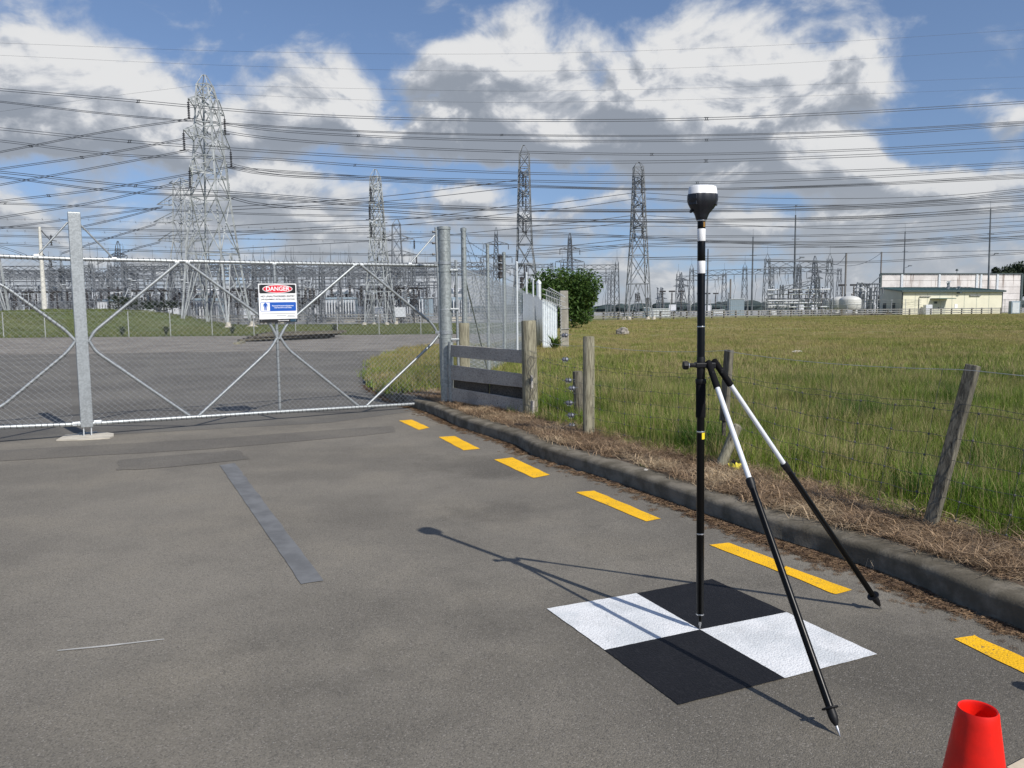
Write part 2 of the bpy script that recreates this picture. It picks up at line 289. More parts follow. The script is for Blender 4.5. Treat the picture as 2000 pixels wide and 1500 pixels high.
# ------------------------------------------------------------------ mesh building
ORG = {}
class MB:
    def __init__(s): s.v = []; s.f = []
    def add(s, vs, fs): n = len(s.v); s.v += [tuple(x) for x in vs]; s.f += [tuple(i + n for i in f) for f in fs]
    def box(s, c, size, rot=None):
        c = Vector(c); hx, hy, hz = (x / 2 for x in size); vs = [Vector((x, y, z)) for x in (-hx, hx) for y in (-hy, hy) for z in (-hz, hz)]
        if rot is not None:
            mr = Matrix.Rotation(rot, 3, 'Z') if isinstance(rot, (int, float)) else rot
            vs = [mr @ q for q in vs]
        s.add([c + q for q in vs], [(0, 1, 3, 2), (4, 6, 7, 5), (0, 4, 5, 1), (2, 3, 7, 6), (0, 2, 6, 4), (1, 5, 7, 3)])
        return s
    def beam(s, a, b, wd, ht, up=(0, 0, 1)):
        a, b = Vector(a), Vector(b); z = (b - a); L = z.length; z.normalize(); u = Vector(up)
        if abs(z.dot(u)) > .98: u = Vector((0, 1, 0))
        x = u.cross(z).normalized(); y = z.cross(x)
        s.add([p + x * i * wd / 2 + y * j * ht / 2 for p in (a, b) for i, j in ((-1, -1), (1, -1), (1, 1), (-1, 1))],
              [(3, 2, 1, 0), (4, 5, 6, 7), (0, 1, 5, 4), (1, 2, 6, 5), (2, 3, 7, 6), (3, 0, 4, 7)]); return s
    def tube(s, pts, r, n=6, cap=True):
        pts = [Vector(p) for p in pts]; rs = r if isinstance(r, (list, tuple)) else [r] * len(pts); vs = []; fs = []; pu = None
        for i, p in enumerate(pts):
            t = (pts[min(i + 1, len(pts) - 1)] - pts[max(i - 1, 0)])
            t = t.normalized() if t.length > 1e-9 else Vector((0, 0, 1))
            if pu is None: pu = t.orthogonal().normalized()
            u = (pu - t * pu.dot(t)); u = u.normalized() if u.length > 1e-6 else t.orthogonal().normalized(); pu = u; v = t.cross(u)
            vs += [p + (u * math.cos(2 * PI * k / n) + v * math.sin(2 * PI * k / n)) * rs[i] for k in range(n)]
        for i in range(len(pts) - 1):
            for k in range(n): fs.append((i * n + k, i * n + (k + 1) % n, (i + 1) * n + (k + 1) % n, (i + 1) * n + k))
        if cap and n > 2: fs.append(tuple(range(n - 1, -1, -1))); fs.append(tuple((len(pts) - 1) * n + k for k in range(n)))
        s.add(vs, fs); return s
    def lathe(s, c, prof, n=24, mod=None, ax=None, open_=False):
        c = Vector(c); vs = []; fs = []; q = Vector(ax).to_track_quat('Z', 'Y') if ax is not None else None
        for (r, z) in prof:
            for k in range(n):
                a = 2 * PI * k / n; rr = r * (mod(a, z) if mod else 1); p = Vector((rr * math.cos(a), rr * math.sin(a), z)); vs.append(c + (q @ p if q else p))
        for i in range(len(prof) - 1):
            for k in range(n): fs.append((i * n + k, i * n + (k + 1) % n, (i + 1) * n + (k + 1) % n, (i + 1) * n + k))
        if not open_: fs.append(tuple(range(n - 1, -1, -1))); fs.append(tuple((len(prof) - 1) * n + k for k in range(n)))
        s.add(vs, fs); return s
    def build(s, name, m, parent=None, org=None, smooth=False, bevel=0):
        o0 = Vector(org) if org is not None else (ORG[parent.name] if parent is not None else Vector((0, 0, 0)))
        me = bpy.data.meshes.new(name); me.from_pydata([(x - o0.x, y - o0.y, z - o0.z) for x, y, z in s.v], [], s.f); me.update()
        me.materials.append(m)
        if smooth:
            me.polygons.foreach_set('use_smooth', [True] * len(me.polygons)); me.set_sharp_from_angle(angle=R(38))
        o = bpy.data.objects.new(name, me); col.objects.link(o); ORG[o.name] = o0
        if parent is not None: o.parent = parent
        else: o.location = o0
        if bevel:
            bv = o.modifiers.new('bevel', 'BEVEL'); bv.width = bevel; bv.segments = 2; bv.limit_method = 'ANGLE'
        return o
def tag(o, label=None, cat=None, group=None, kind=None):
    for k, v in (('label', label), ('category', cat), ('group', group), ('kind', kind)):
        if v: o[k] = v
    return o
def thing(name, loc, label, cat, group=None):
    o = bpy.data.objects.new(name, None); o.empty_display_size = .2; o.location = loc; col.objects.link(o); ORG[o.name] = Vector(loc); return tag(o, label, cat, group)
KIDS = {}
def copy_tree(o, loc=None, rz=None, scale=None, label=None, parent=None, group=None):
    if o.name not in KIDS: KIDS[o.name] = [c for c in bpy.data.objects if c.parent == o]
    c = o.copy(); col.objects.link(c)
    if parent is not None: c.parent = parent
    if loc is not None: c.location = loc; ORG[c.name] = Vector(loc)
    if rz is not None: c.rotation_euler = (0, 0, rz)
    if scale: c.scale = (scale,) * 3 if isinstance(scale, (int, float)) else scale
    if label: c['label'] = label
    if group: c['group'] = group
    for k in KIDS[o.name]: copy_tree(k, parent=c)
    return c
def structure(mb_or_o, name=None, m=None, **kw):
    o = mb_or_o.build(name, m, **kw) if isinstance(mb_or_o, MB) else mb_or_o
    o['kind'] = 'structure'; return o

# ================================================================== GROUND
# kerb: foot of its road face, surveyed points from the near right to the curl behind the gate
kp = [G(*p) for p in ((2000, 1235), (1760, 1134), (1580, 1074), (1480, 1042), (1376, 1005), (1207, 944), (1050, 893), (1000, 868), (900, 835), (850, 812), (800, 794), (762, 781), (735, 765), (716, 750), (712, 738))]
d_ = (kp[0] - kp[2]).normalized(); kp = [kp[0] + d_ * 9, kp[0] + d_ * 3] + kp
def catmull(ps, n):
    out = []; P = [ps[0] * 2 - ps[1]] + list(ps) + [ps[-1] * 2 - ps[-2]]
    for i in range(1, len(P) - 2):
        for k in range(n):
            t = k / n; a, b, c, d = P[i - 1], P[i], P[i + 1], P[i + 2]
            out.append(.5 * ((2 * b) + (c - a) * t + (2 * a - 5 * b + 4 * c - d) * t * t + (3 * b - a - 3 * c + d) * t ** 3))
    out.append(P[-2]); return out
KP = catmull(kp, 6)
def nrm(path, i):
    t = (path[min(i + 1, len(path) - 1)] - path[max(i - 1, 0)]); t.z = 0; t.normalize(); return Vector((t.y, -t.x, 0))   # to the field side
KW = .22
prof = [(-.02, -.03), (.0, .0), (-.002, .104), (.008, .128), (.026, .142), (.06, .148), (.12, .148), (KW, .146), (KW, .02)]
mb = MB(); vs = []; fs = []
for i, p in enumerate(KP):
    n = nrm(KP, i); j = .004 * math.sin(i * 1.7) + .003 * math.sin(i * .61)
    vs += [p + n * (a + j) + Vector((0, 0, z + (.003 * math.sin(i * 2.3 + a * 9) if z > .05 else 0))) for a, z in prof]
m_ = len(prof)
for i in range(len(KP) - 1):
    for k in range(m_ - 1): fs.append((i * m_ + k, i * m_ + k + 1, (i + 1) * m_ + k + 1, (i + 1) * m_ + k))
mb.add(vs, fs)
kerb = structure(mb, 'kerb', CONC, smooth=True)

KB = [p + nrm(KP, i) * (KW - .02) for i, p in enumerate(KP)]           # back of kerb
def P2(px, py): g = G(px, py); return (g.x, g.y)
fence_dir0, fence_dir1 = Vector((-.85, 13.5, 0)), Vector((1.2, 32, 0))
field_poly = [(p.x, p.y) for p in KB] + [P2(722, 716), P2(745, 702), P2(790, 690), P2(850, 682), (-.4, 34), (3.2, 60), (9, 112), (12, 170), (420, 170), (420, -60), (KB[0].x + 6, -60)]
def inpoly(x, y, P):
    c = False; j = len(P) - 1
    for i in range(len(P)):
        if (P[i][1] > y) != (P[j][1] > y) and x < (P[j][0] - P[i][0]) * (y - P[i][1]) / (P[j][1] - P[i][1]) + P[i][0]: c = not c
        j = i
    return c
KA = np.array([(p.x, p.y) for p in KB])
def kdist(x, y): return float(np.sqrt(((KA - (x, y)) ** 2).sum(1)).min())
def fh(x, y):
    k = min(1, kdist(x, y) / 1.2) if y < 25 else 1
    return .135 + k * (.055 + .05 * noise.noise(Vector((x * .45, y * .45, 0))) + .03 * noise.noise(Vector((x * 1.6, y * 1.6, 4)))) * (1 if y < 60 else max(0.1, 1 - (y - 60) / 60))
pts = [Vector(p) for p in field_poly]; nb = len(pts); edges = [(i, (i + 1) % nb) for i in range(nb)]
def grid(x0, x1, y0, y1, st):
    y = y0
    while y < y1:
        x = x0
        while x < x1:
            q = (x + random.uniform(-.2, .2) * st, y + random.uniform(-.2, .2) * st)
            if inpoly(*q, field_poly) and (y > 20 or kdist(*q) > .25 * st + .05): pts.append(Vector(q))
            x += st
        y += st
grid(-4, 14, 1, 16, .35); grid(-5, 30, 16, 34, 1.2); grid(0, 120, 34, 110, 4); grid(10, 300, 110, 170, 12); grid(8, 60, -20, 1, 4); grid(14, 40, 1, 16, 3)
vv, ee, ff, *_ = geometry.delaunay_2d_cdt(pts, edges, [list(range(nb))], 2, 1e-5)
mb = MB(); mb.add([(v.x, v.y, fh(v.x, v.y)) for v in vv], ff)
field = structure(mb, 'field', LAWN, smooth=True)
# bare, littered strip along the kerb
mb = MB(); vs = []; fs = []
wds = [0, .10, .24, .40, .56, .70]
for i, p in enumerate(KB):
    n = nrm(KP, i); wf = 1.0 + .22 * math.sin(i * .9) + .15 * math.sin(i * .33 + 2)
    if i > len(KB) - 22: wf *= .5
    for a in wds:
        q = p + n * a * wf; vs.append((q.x, q.y, fh(q.x, q.y) + .012 + .02 * noise.noise(Vector((q.x * 7, q.y * 7, 1))) - (.03 if a == wds[-1] else 0)))
for i in range(len(KB) - 1):
    for k in range(len(wds) - 1): fs.append((i * 6 + k, i * 6 + k + 1, (i + 1) * 6 + k + 1, (i + 1) * 6 + k))
mb.add(vs, fs); structure(mb, 'soil_verge', DIRT, smooth=True)

# sheets: land to the horizon, driveway, gravel yard, far lawn
def sheet(name, poly, z, m, n=1):
    b = MB(); b.add([(x, y, z) for x, y in poly], [tuple(range(len(poly)))]); return structure(b, name, m)
sheet('ground', [(-2500, -300), (2500, -300), (2500, 4500), (-2500, 4500)], -.03, simple('far_land', (.12, .125, .07), .95, vs=.02, c2=(.08, .09, .045)))
sheet('driveway', [(-30, -12), (12, -12), (KP[0].x, -12 if KP[0].y < -12 else KP[0].y)] + [(p.x + nrm(KP, i).x * .01, p.y + nrm(KP, i).y * .01) for i, p in enumerate(KP) if p.y < 13.2 and p.y > -11] + [(KP[-20].x, 13.6), (-30, 13.6)], 0, ASPH)
sheet('yard_road', [(-60, 9.2)] + [P2(0, 862), P2(165, 852), P2(640, 826), P2(790, 806)] + [(-1.2, 13.0), (-1.9, 17.8), (-3.0, 26), (-2.5, 33), (-60, 33)], .002, YARD)
sheet('gravel_yard', [(-90, 31.5), (-40, 32.0), (-20, 31.2), (-10, 32), (-2.5, 31), (-.3, 33), (1.2, 54), (-90, 54)], .009, GRAVEL)
# lawn with its mound, beyond the low fence
MC = AY(130, 600, 78)
def lh(x, y):
    u = (x - MC.x) / 10.0; v = (y - 79) / 14.0; q = u * u + v * v
    h = 1.95 * math.exp(-q * q * .55) if q < 9 else 0
    u2 = (x - MC.x + 16) / 13; h = max(h, 1.75 * math.exp(-(u2 * u2 + v * v) ** 2 * .5))
    return .02 + h * (1 + .10 * noise.noise(Vector((x * .25, y * .25, 0)))) + .05 * noise.noise(Vector((x * .5, y * .5, 2)))
b = MB(); nx, ny = 80, 46; vs = []; fs = []
for j in range(ny):
    for i in range(nx):
        x = -100 + 104 * i / (nx - 1); y = 54 + 50 * j / (ny - 1); vs.append((x, y, lh(x, y)))
for j in range(ny - 1):
    for i in range(nx - 1): fs.append((j * nx + i, j * nx + i + 1, (j + 1) * nx + i + 1, (j + 1) * nx + i))
b.add(vs, fs); structure(b, 'lawn', BANK, smooth=True)
sheet('substation_gravel', [(-260, 104), (4, 104), (9, 112), (12, 165), (300, 165), (420, 170), (420, 900), (-420, 900)], -.004, simple('substation_gravel', (.30, .30, .29), .95, vs=.2, bump=.4))

# sealed bands and patches on the driveway
def patch(name, px, m, z, n=10, wob=.01, label=None):
    q = [G(*p) for p in px]; out = []
    for i in range(len(q)):
        a, c = q[i], q[(i + 1) % len(q)]
        for k in range(n):
            t = k / n; p = a.lerp(c, t); nn = Vector((-(c - a).y, (c - a).x, 0)).normalized()
            out.append(p + nn * (wob * noise.noise(Vector((p.x * 6, p.y * 6, 3))) if k else 0) + Vector((0, 0, z)))
    b = MB(); b.add(out, [tuple(range(len(out)))]); o = b.build(name, m, bpy.data.objects['driveway']); return o
ORG['driveway'] = Vector((0, 0, 0))
patch('sealed_strip', ((-260, 896), (0, 880), (400, 858), (700, 836), (768, 832), (772, 844), (700, 852), (400, 878), (0, 901), (-260, 918)), BAND, .003, 6, .03)
patch('sealed_patch', ((232, 899), (330, 890), (466, 880), (488, 897), (468, 899), (330, 913), (228, 919)), BAND, .0034, 6, .05)
patch('blacked_out_line', ((429, 909), (459, 905), (632, 1135), (588, 1142)), BLKOUT, .0042, 30, .012)
patch('pale_scratch', ((112, 1271), (200, 1262), (320, 1249), (322, 1250), (210, 1264), (112, 1273)), SCRATCH, .004, 4, .006)
for q in (((779, 822), (804, 820), (839, 836), (818, 840)), ((857, 854), (888, 852), (937, 877), (905, 880)), ((965, 898), (1001, 894), (1074, 928), (1042, 934)), ((1125, 962), (1160, 959), (1291, 1014), (1262, 1019)),
          ((1385, 1065), (1424, 1061), (1520, 1096), (1522, 1118)), ((1526, 1118), (1534, 1106), (1664, 1153), (1630, 1161)), ((1864, 1249), (1902, 1241), (2090, 1326), (2060, 1346))):
    patch('yellow_dash', q, YEL, .004, 14, .010)

# painted survey target: four squares around the mark
ctr = G(1367, 1231)
c_ = {k: G(*v) for k, v in dict(L=(1068, 1190), TL=(1243, 1160), T=(1391, 1132), TR=(1536, 1197), Rr=(1713, 1279), BR=(1533, 1326), B=(1325, 1378), BL=(1181, 1271)).items()}
tg = thing('survey_target', (ctr.x, ctr.y, 0), 'black and white chequered survey target painted flat on the asphalt under the pole', 'survey target')
def sq(name, a, b_, c, d, m, z):
    out = []; Q = [a, b_, c, d]
    for i in range(4):
        p, q = Q[i], Q[(i + 1) % 4]
        for k in range(24):
            t = k / 24; w_ = p.lerp(q, t); nn = Vector((-(q - p).y, (q - p).x, 0)).normalized(); out.append(w_ + nn * (.0035 * noise.noise(w_ * 25) if k else 0) + Vector((0, 0, z)))
    bb = MB(); bb.add(out, [tuple(range(len(out)))]); bb.build(name, m, tg)
sq('white_square', c_['L'], c_['TL'], ctr, c_['BL'], WHT, .0045); sq('white_square', ctr, c_['TR'], c_['Rr'], c_['BR'], WHT, .0045)
sq('black_square', c_['TL'], c_['T'], c_['TR'], ctr, BLK, .0045); sq('black_square', c_['BL'], ctr, c_['BR'], c_['B'], BLK, .0045)

# ================================================================== SCATTER (grass, litter)
def tuft(name, n, rad, h0, h1, wd, bend, mats, stalk=0.0, seed=0, flat=0.0):
    rr = random.Random(seed); v = []; f = []; mi = []
    for i in range(n):
        a = rr.uniform(0, 2 * PI); d = rad * math.sqrt(rr.random()); x, y = d * math.cos(a), d * math.sin(a)
        h = rr.uniform(h0, h1); la = rr.uniform(0, 2 * PI); lean = rr.uniform(.1, 1) * bend + flat; st = rr.random() < stalk
        if st: h *= 1.5; lean *= .5
        w2 = wd * rr.uniform(.6, 1.2) * (.5 if st else 1); fa = rr.uniform(0, PI); ux, uy = math.cos(fa) * w2, math.sin(fa) * w2
        b = len(v)
        for t, ww in ((0, 1), (.5, .8), (1, 0)):
            ox, oy = math.cos(la) * lean * h * t * t, math.sin(la) * lean * h * t * t; z = h * t * (1 - .35 * min(lean, 1.6) * t)
            if ww: v += [(x + ox - ux * ww, y + oy - uy * ww, z), (x + ox + ux * ww, y + oy + uy * ww, z)]
            else:
                v += [(x + ox, y + oy, z)]
        f += [(b, b + 1, b + 3, b + 2), (b + 2, b + 3, b + 4)]; mi += [1 if st else 0] * 2
    me = bpy.data.meshes.new(name); me.from_pydata(v, [], f)
    for m in mats: me.materials.append(m)
    me.polygons.foreach_set('material_index', mi); me.update(); return bpy.data.objects.new(name, me)
def scatter(name, P, rz, scl, vi, variants, parent=None):
    me = bpy.data.meshes.new(name); me.from_pydata([tuple(p) for p in P], [], [])
    for nm, arr, ty in (('rz', rz, 'FLOAT'), ('sc', scl, 'FLOAT'), ('vi', vi, 'INT')):
        at = me.attributes.new(nm, ty, 'POINT'); at.data.foreach_set('value', list(arr))
    for m in variants[0].data.materials: me.materials.append(m)
    o = bpy.data.objects.new(name, me); col.objects.link(o)
    ng = bpy.data.node_groups.new(name + '_nodes', 'GeometryNodeTree'); ng.interface.new_socket('Geometry', in_out='INPUT', socket_type='NodeSocketGeometry'); ng.interface.new_socket('Geometry', in_out='OUTPUT', socket_type='NodeSocketGeometry')
    a = ng.nodes.new('NodeGroupInput'); z = ng.nodes.new('NodeGroupOutput'); iop = ng.nodes.new('GeometryNodeInstanceOnPoints'); m2p = ng.nodes.new('GeometryNodeMeshToPoints')
    g2 = ng.nodes.new('GeometryNodeGeometryToInstance')
    for vobj in reversed(variants):
        oi = ng.nodes.new('GeometryNodeObjectInfo'); oi.inputs['Object'].default_value = vobj; ng.links.new(oi.outputs['Geometry'], g2.inputs[0])
    def attr(nm, ty):
        n = ng.nodes.new('GeometryNodeInputNamedAttribute'); n.data_type = ty; n.inputs['Name'].default_value = nm; return n.outputs['Attribute']
    cx = ng.nodes.new('ShaderNodeCombineXYZ'); ng.links.new(attr('rz', 'FLOAT'), cx.inputs[2]); cs = ng.nodes.new('ShaderNodeCombineXYZ')
    s_ = attr('sc', 'FLOAT')
    for i in range(3): ng.links.new(s_, cs.inputs[i])
    ng.links.new(a.outputs[0], m2p.inputs[0]); ng.links.new(m2p.outputs[0], iop.inputs['Points']); ng.links.new(g2.outputs[0], iop.inputs['Instance'])
    iop.inputs['Pick Instance'].default_value = True; ng.links.new(attr('vi', 'INT'), iop.inputs['Instance Index'])
    ng.links.new(cx.outputs[0], iop.inputs['Rotation']); ng.links.new(cs.outputs[0], iop.inputs['Scale']); ng.links.new(iop.outputs[0], z.inputs[0])
    md = o.modifiers.new('scatter', 'NODES'); md.node_group = ng; return o
GM = [GRASS, SEED]
TN = [tuft('tuft', 80, .17, .07, .22, .0028, .8, GM, .05, s) for s in range(3)] + [tuft('tuft', 70, .16, .14, .33, .0028, .9, GM, .10, 9), tuft('tuft', 55, .20, .08, .20, .0038, 1.1, GM, .5, 11)]
TF = [tuft('tuft', 110, .5, .10, .26, .009, .8, GM, .12, s + 20) for s in range(3)] + [tuft('tuft', 110, .5, .08, .22, .009, 1.0, [SEED, SEED], .3, 31)]
TFF = [tuft('tuft', 90, 1.4, .07, .16, .03, .8, GM, .12, s + 40) for s in range(3)] + [tuft('tuft', 90, 1.4, .07, .15, .03, .8, [SEED, SEED], .12, 44)]
TD = [tuft('tuft', (80, 36, 60, 26)[s], (.07, .12, .09, .14)[s], .04, (.11, .09, .07, .15)[s], .0028, 2.0, [DEAD, DEAD], 0, s + 60, (.4, 1.2, 1.5, .3)[s]) for s in range(4)]
def inview(x, y, m=1.0): return y > 1.2 and abs(x) < .70 * y + m
P, A, S, V = [], [], [], []
def put(q, z, s, v): P.append((q[0], q[1], z)); A.append(random.uniform(0, 2 * PI)); S.append(s); V.append(v)
def dryness(x, y): return (y - 7) * .03 + noise.noise(Vector((x * .16, y * .16, 5))) + .5 * noise.noise(Vector((x * .5, y * .5, 8)))
cnt = 0
while cnt < 7200:                                                      # near, to 15 m
    y = random.uniform(2.5, 15); x = random.uniform(-3.5, .70 * y + 1.5)
    if not inpoly(x, y, field_poly): continue
    kd = kdist(x, y); lim = .53 + .16 * noise.noise(Vector((x * 1.3, y * 1.3, 0)))
    if kd < lim: continue
    cnt += 1; s = random.uniform(.6, 1.15) * (.72 if kd < lim + .2 else 1)
    put((x, y), fh(x, y) - .01, s * (1 + .55 * noise.noise(Vector((x * 1.2, y * 1.2, 3)))), random.choice((0, 1, 2, 3)) if dryness(x, y) < -.02 else random.choice((1, 3, 4, 4)))
nearg = scatter('field_grass', P, A, S, V, TN); tag(nearg, 'long green grass growing behind the kerb and through the wire fence', 'grass', kind='stuff')
P, A, S, V = [], [], [], []
cnt = 0
while cnt < 7000:
    y = 14 + 34 * random.random() ** 1.3; x = random.uniform(-4, .70 * y + 2)
    if not inpoly(x, y, field_poly): continue
    cnt += 1; dr = dryness(x * .6, y * .6) + (y - 14) / 60
    put((x, y), fh(x, y) - .02, random.uniform(.6, 1.1) * (1 - .4 * (y - 14) / 34), 3 if dr > .25 and random.random() < .6 else random.choice((0, 1, 2)))
mid_g = scatter('meadow_grass', P, A, S, V, TF); tag(mid_g, 'olive meadow grass across the middle of the field', 'grass', kind='stuff')
P, A, S, V = [], [], [], []
cnt = 0
while cnt < 5200:
    y = 46 + 100 * random.random() ** 1.2; x = random.uniform(3, .70 * y + 6)
    if not inpoly(x, y, field_poly) or y > 106 + (x - 14) * .56: continue
    cnt += 1; dr = dryness(x * .25, y * .25) + .15
    put((x, y), fh(x, y) - .03, random.uniform(.6, 1.0), 3 if dr > .2 and random.random() < .5 else random.choice((0, 1, 2)))
farg = scatter('far_field_grass', P, A, S, V, TFF); tag(farg, 'short dry grass at the far side of the field', 'grass', kind='stuff')
# dead thatch along the kerb
P, A, S, V = [], [], [], []
for i in range(3300):
    k = random.randrange(0, len(KB) - 1); t = random.random(); p = KB[k].lerp(KB[k + 1], t); n = nrm(KP, k); a = random.uniform(.05, .70)
    if k > len(KB) - 20: a *= .5
    if p.y < 2 or random.random() > 1.15 - .55 * noise.noise(Vector((p.x * 2, p.y * 2, a * 3))) - .2: continue
    q = p + n * a
    if (q - p).length < .02 and random.random() < .5: continue
    put((q.x, q.y), fh(q.x, q.y) + .006, random.uniform(.5, 1.4), random.randrange(4))
th = scatter('dead_grass', P, A, S, V, TD); tag(th, 'brown dead grass and thatch between the kerb and the green field', 'dead grass', kind='stuff')
# leaf litter: drifts in the gutter and bits on the verge
def chip(name, n, rad, l, seed):
    rr = random.Random(seed); b = MB()
    for i in range(n):
        a = rr.uniform(0, 2 * PI); d = rad * math.sqrt(rr.random()); p = Vector((d * math.cos(a), d * math.sin(a), rr.uniform(.001, .014)))
        aa = rr.gauss(0, .8) if rr.random() < .6 else rr.uniform(0, PI); L = l * rr.uniform(.4, 1.5); W = l * rr.uniform(.06, .22); tl = rr.uniform(-.25, .25)
        u = Vector((math.cos(aa), math.sin(aa), tl)) * L / 2; v = Vector((-math.sin(aa), math.cos(aa), rr.uniform(-.5, .5))) * W / 2
        b.add([p - u, p - v, p + u, p + v + Vector((0, 0, .002))], [(0, 1, 2, 3)])
    me = bpy.data.meshes.new(name); me.from_pydata(b.v, [], b.f); me.materials.append(BRASH); return bpy.data.objects.new(name, me)
CHP = [chip('chips', 60, .055, .03, s + 80) for s in range(4)]
P, A, S, V = [], [], [], []
for i in range(3400):
    k = random.randrange(0, len(KP) - 8); p = KP[k].lerp(KP[k + 1], random.random()); n = nrm(KP, k)
    if p.y < 2: continue
    dens_ = .5 + .5 * noise.noise(Vector((p.x * .9, p.y * .9, 7))) + (.30 if p.y < 6 else -.05)
    if random.random() > dens_: continue
    a = abs(random.gauss(0, .085)) * (1.0 + .5 * noise.noise(Vector((p.x * 2, p.y * 2, 7))))
    q = p - n * (a + .01); tt = math.atan2(n.x, -n.y); put((q.x, q.y), .001, random.uniform(.5, 1.1) * (1 if a < .12 else .6), random.randrange(4)); A[-1] = tt + random.gauss(0, .3) + PI / 2
for i in range(800):
    k = random.randrange(0, len(KB) - 10); p = KB[k].lerp(KB[k + 1], random.random()); n = nrm(KP, k); a = random.uniform(0, .8); q = p + n * a
    if p.y > 2: put((q.x, q.y), fh(q.x, q.y) + .018, random.uniform(.5, 1.2), random.randrange(4))
lt = scatter('leaf_litter', P, A, S, V, CHP); tag(lt, 'brown leaf litter and twigs drifted into the gutter along the kerb', 'leaf litter', kind='stuff')

P, A, S, V = [], [], [], []
for i in range(4200):
    y = random.uniform(54.6, 96); x = random.uniform(-.72 * y, .02 * y)
    put((x, y), lh(x, y) - .02, random.uniform(.5, .95), random.choice((0, 1, 2, 2, 0, 3)))
lg = scatter('lawn_grass', P, A, S, V, [tuft('tuft', 80, 1.0, .08, .22, .022, .8, [BANK, SEED], .06, s + 50) for s in range(4)]); tag(lg, 'rough green grass covering the mound and the strip beyond the gravel yard', 'grass', kind='stuff')

P, A, S, V = [], [], [], []
for i in range(26):
    cy = random.uniform(5.5, 15); cx = random.uniform(0, .68 * cy + .5)
    for k in range(random.randrange(5, 16)):
        x, y = cx + random.gauss(0, .28), cy + random.gauss(0, .22)
        if inpoly(x, y, field_poly) and kdist(x, y) > .75: put((x, y), fh(x, y) - .01, random.uniform(.7, 1.15), random.randrange(2))
tk = scatter('rank_grass_tussocks', P, A, S, V, [tuft('tuft', 130, .17, .16, .36, .003, .8, [RANK, SEED], .04, s + 70) for s in range(2)]); tag(tk, 'darker rank grass tussocks scattered through the near field', 'grass', kind='stuff')

# ================================================================== THE GATE
gA, gB = G(165, 853), G(872, 792)
gD = (gB - gA).normalized(); gN = Vector((gD.y, -gD.x, 0))            # gN points towards the viewer
def g(px, py, out=0.0): return OP(px, py, gA, gD) + gN * out
gate = thing('steel_gate', (gA.x, gA.y, 0), 'wide galvanised pipe gate with chain link infill and diagonal braces closing the drive', 'gate')
def pipe(name, pts, r=.024, n=10, m=GALV, par=None, **k): return MB().tube(pts, r, n).build(name, m, par or gate, smooth=True, **k)
def rounded(pts, rad=.12, n=6):
    out = [pts[0]]
    for i in range(1, len(pts) - 1):
        a, b_, c = pts[i - 1], pts[i], pts[i + 1]; u = (a - b_); v = (c - b_); r_ = min(rad, u.length / 2.2, v.length / 2.2); u = b_ + u.normalized() * r_; v = b_ + v.normalized() * r_
        for k in range(n + 1):
            t = k / n; out.append(u * (1 - t) ** 2 + b_ * 2 * t * (1 - t) + v * t * t)
    out.append(pts[-1]); return out
lx = -420
pipe('top_rail', [g(lx, 481), g(0, 500.5), g(141, 506)], .027); pipe('top_rail', [g(158, 506), g(535, 514), g(857, 518.5)], .027)
pipe('bottom_rail', [g(lx, 866), g(0, 834.5), g(166, 828)], .027); pipe('bottom_rail', [g(180, 827), g(535, 805), g(868, 785.5)], .027)
pipe('gate_stile', [g(851, 444), g(858, 600), g(864, 788)], .022)
pipe('upright', [g(535, 516), g(541, 650), g(547, 803)], .022)
pipe('upright', [g(lx + 20, 483), g(lx + 20, 864)], .024)
bends = [((347, 514), (183, 648), (173, 668)), ((173, 664), (186, 686), (370, 812)), ((366, 514), (528, 632), (542, 662)), ((542, 658), (528, 682), (388, 812)),
         ((692, 519), (560, 632), (545, 662)), ((545, 656), (562, 682), (700, 793)), ((706, 519), (846, 634), (858, 660)), ((858, 652), (845, 670), (716, 792)),
         ((lx + 200, 497), (0, 553), (129, 646), (149, 668)), ((149, 664), (131, 688), (0, 797), (-170, 850))]
for b_ in bends: pipe('diagonal_brace', rounded([g(*q, out=.006) for q in b_], .14), .021)
for a, b_ in (((132, 434), (71, 500)), ((156, 438), (223, 506)), ((849, 459), (800, 516))): pipe('stay', [g(*a), g(*b_)], .012, 8)
for q in ((71, 500), (223, 506), (800, 516), (345, 512), (366, 512), (692, 517), (706, 517), (535, 515)): MB().lathe(g(*q) - gD * .03, [(.0, 0), (.029, .002), (.029, .058), (.0, .06)], 10, ax=gD).build('weld_collar', SHEET, gate, smooth=True)
# flat galvanised mullion with its drop bolts
mb = MB(); a = g(144, 415); b_ = g(170, 834); mb.beam(a, b_, .145, .065, up=gN); mb.build('mullion', GALV, gate, bevel=.006)
mb = MB(); mb.box(g(144, 415) + Vector((0, 0, .003)), (.135, .055, .006), math.atan2(gD.y, gD.x)); mb.build('mullion_cap', GALVD, gate)
for q in (163, 178): pipe('drop_bolt', [g(q, 826), g(q + 1, 851)], .008, 8, SHEET)
for s_ in (-1, 1):
    MB().beam(g(170, 826) + gD * s_ * .075, g(170, 826) + gD * s_ * .17, .05, .05).build('mullion_bracket', SHEET, gate, bevel=.008)
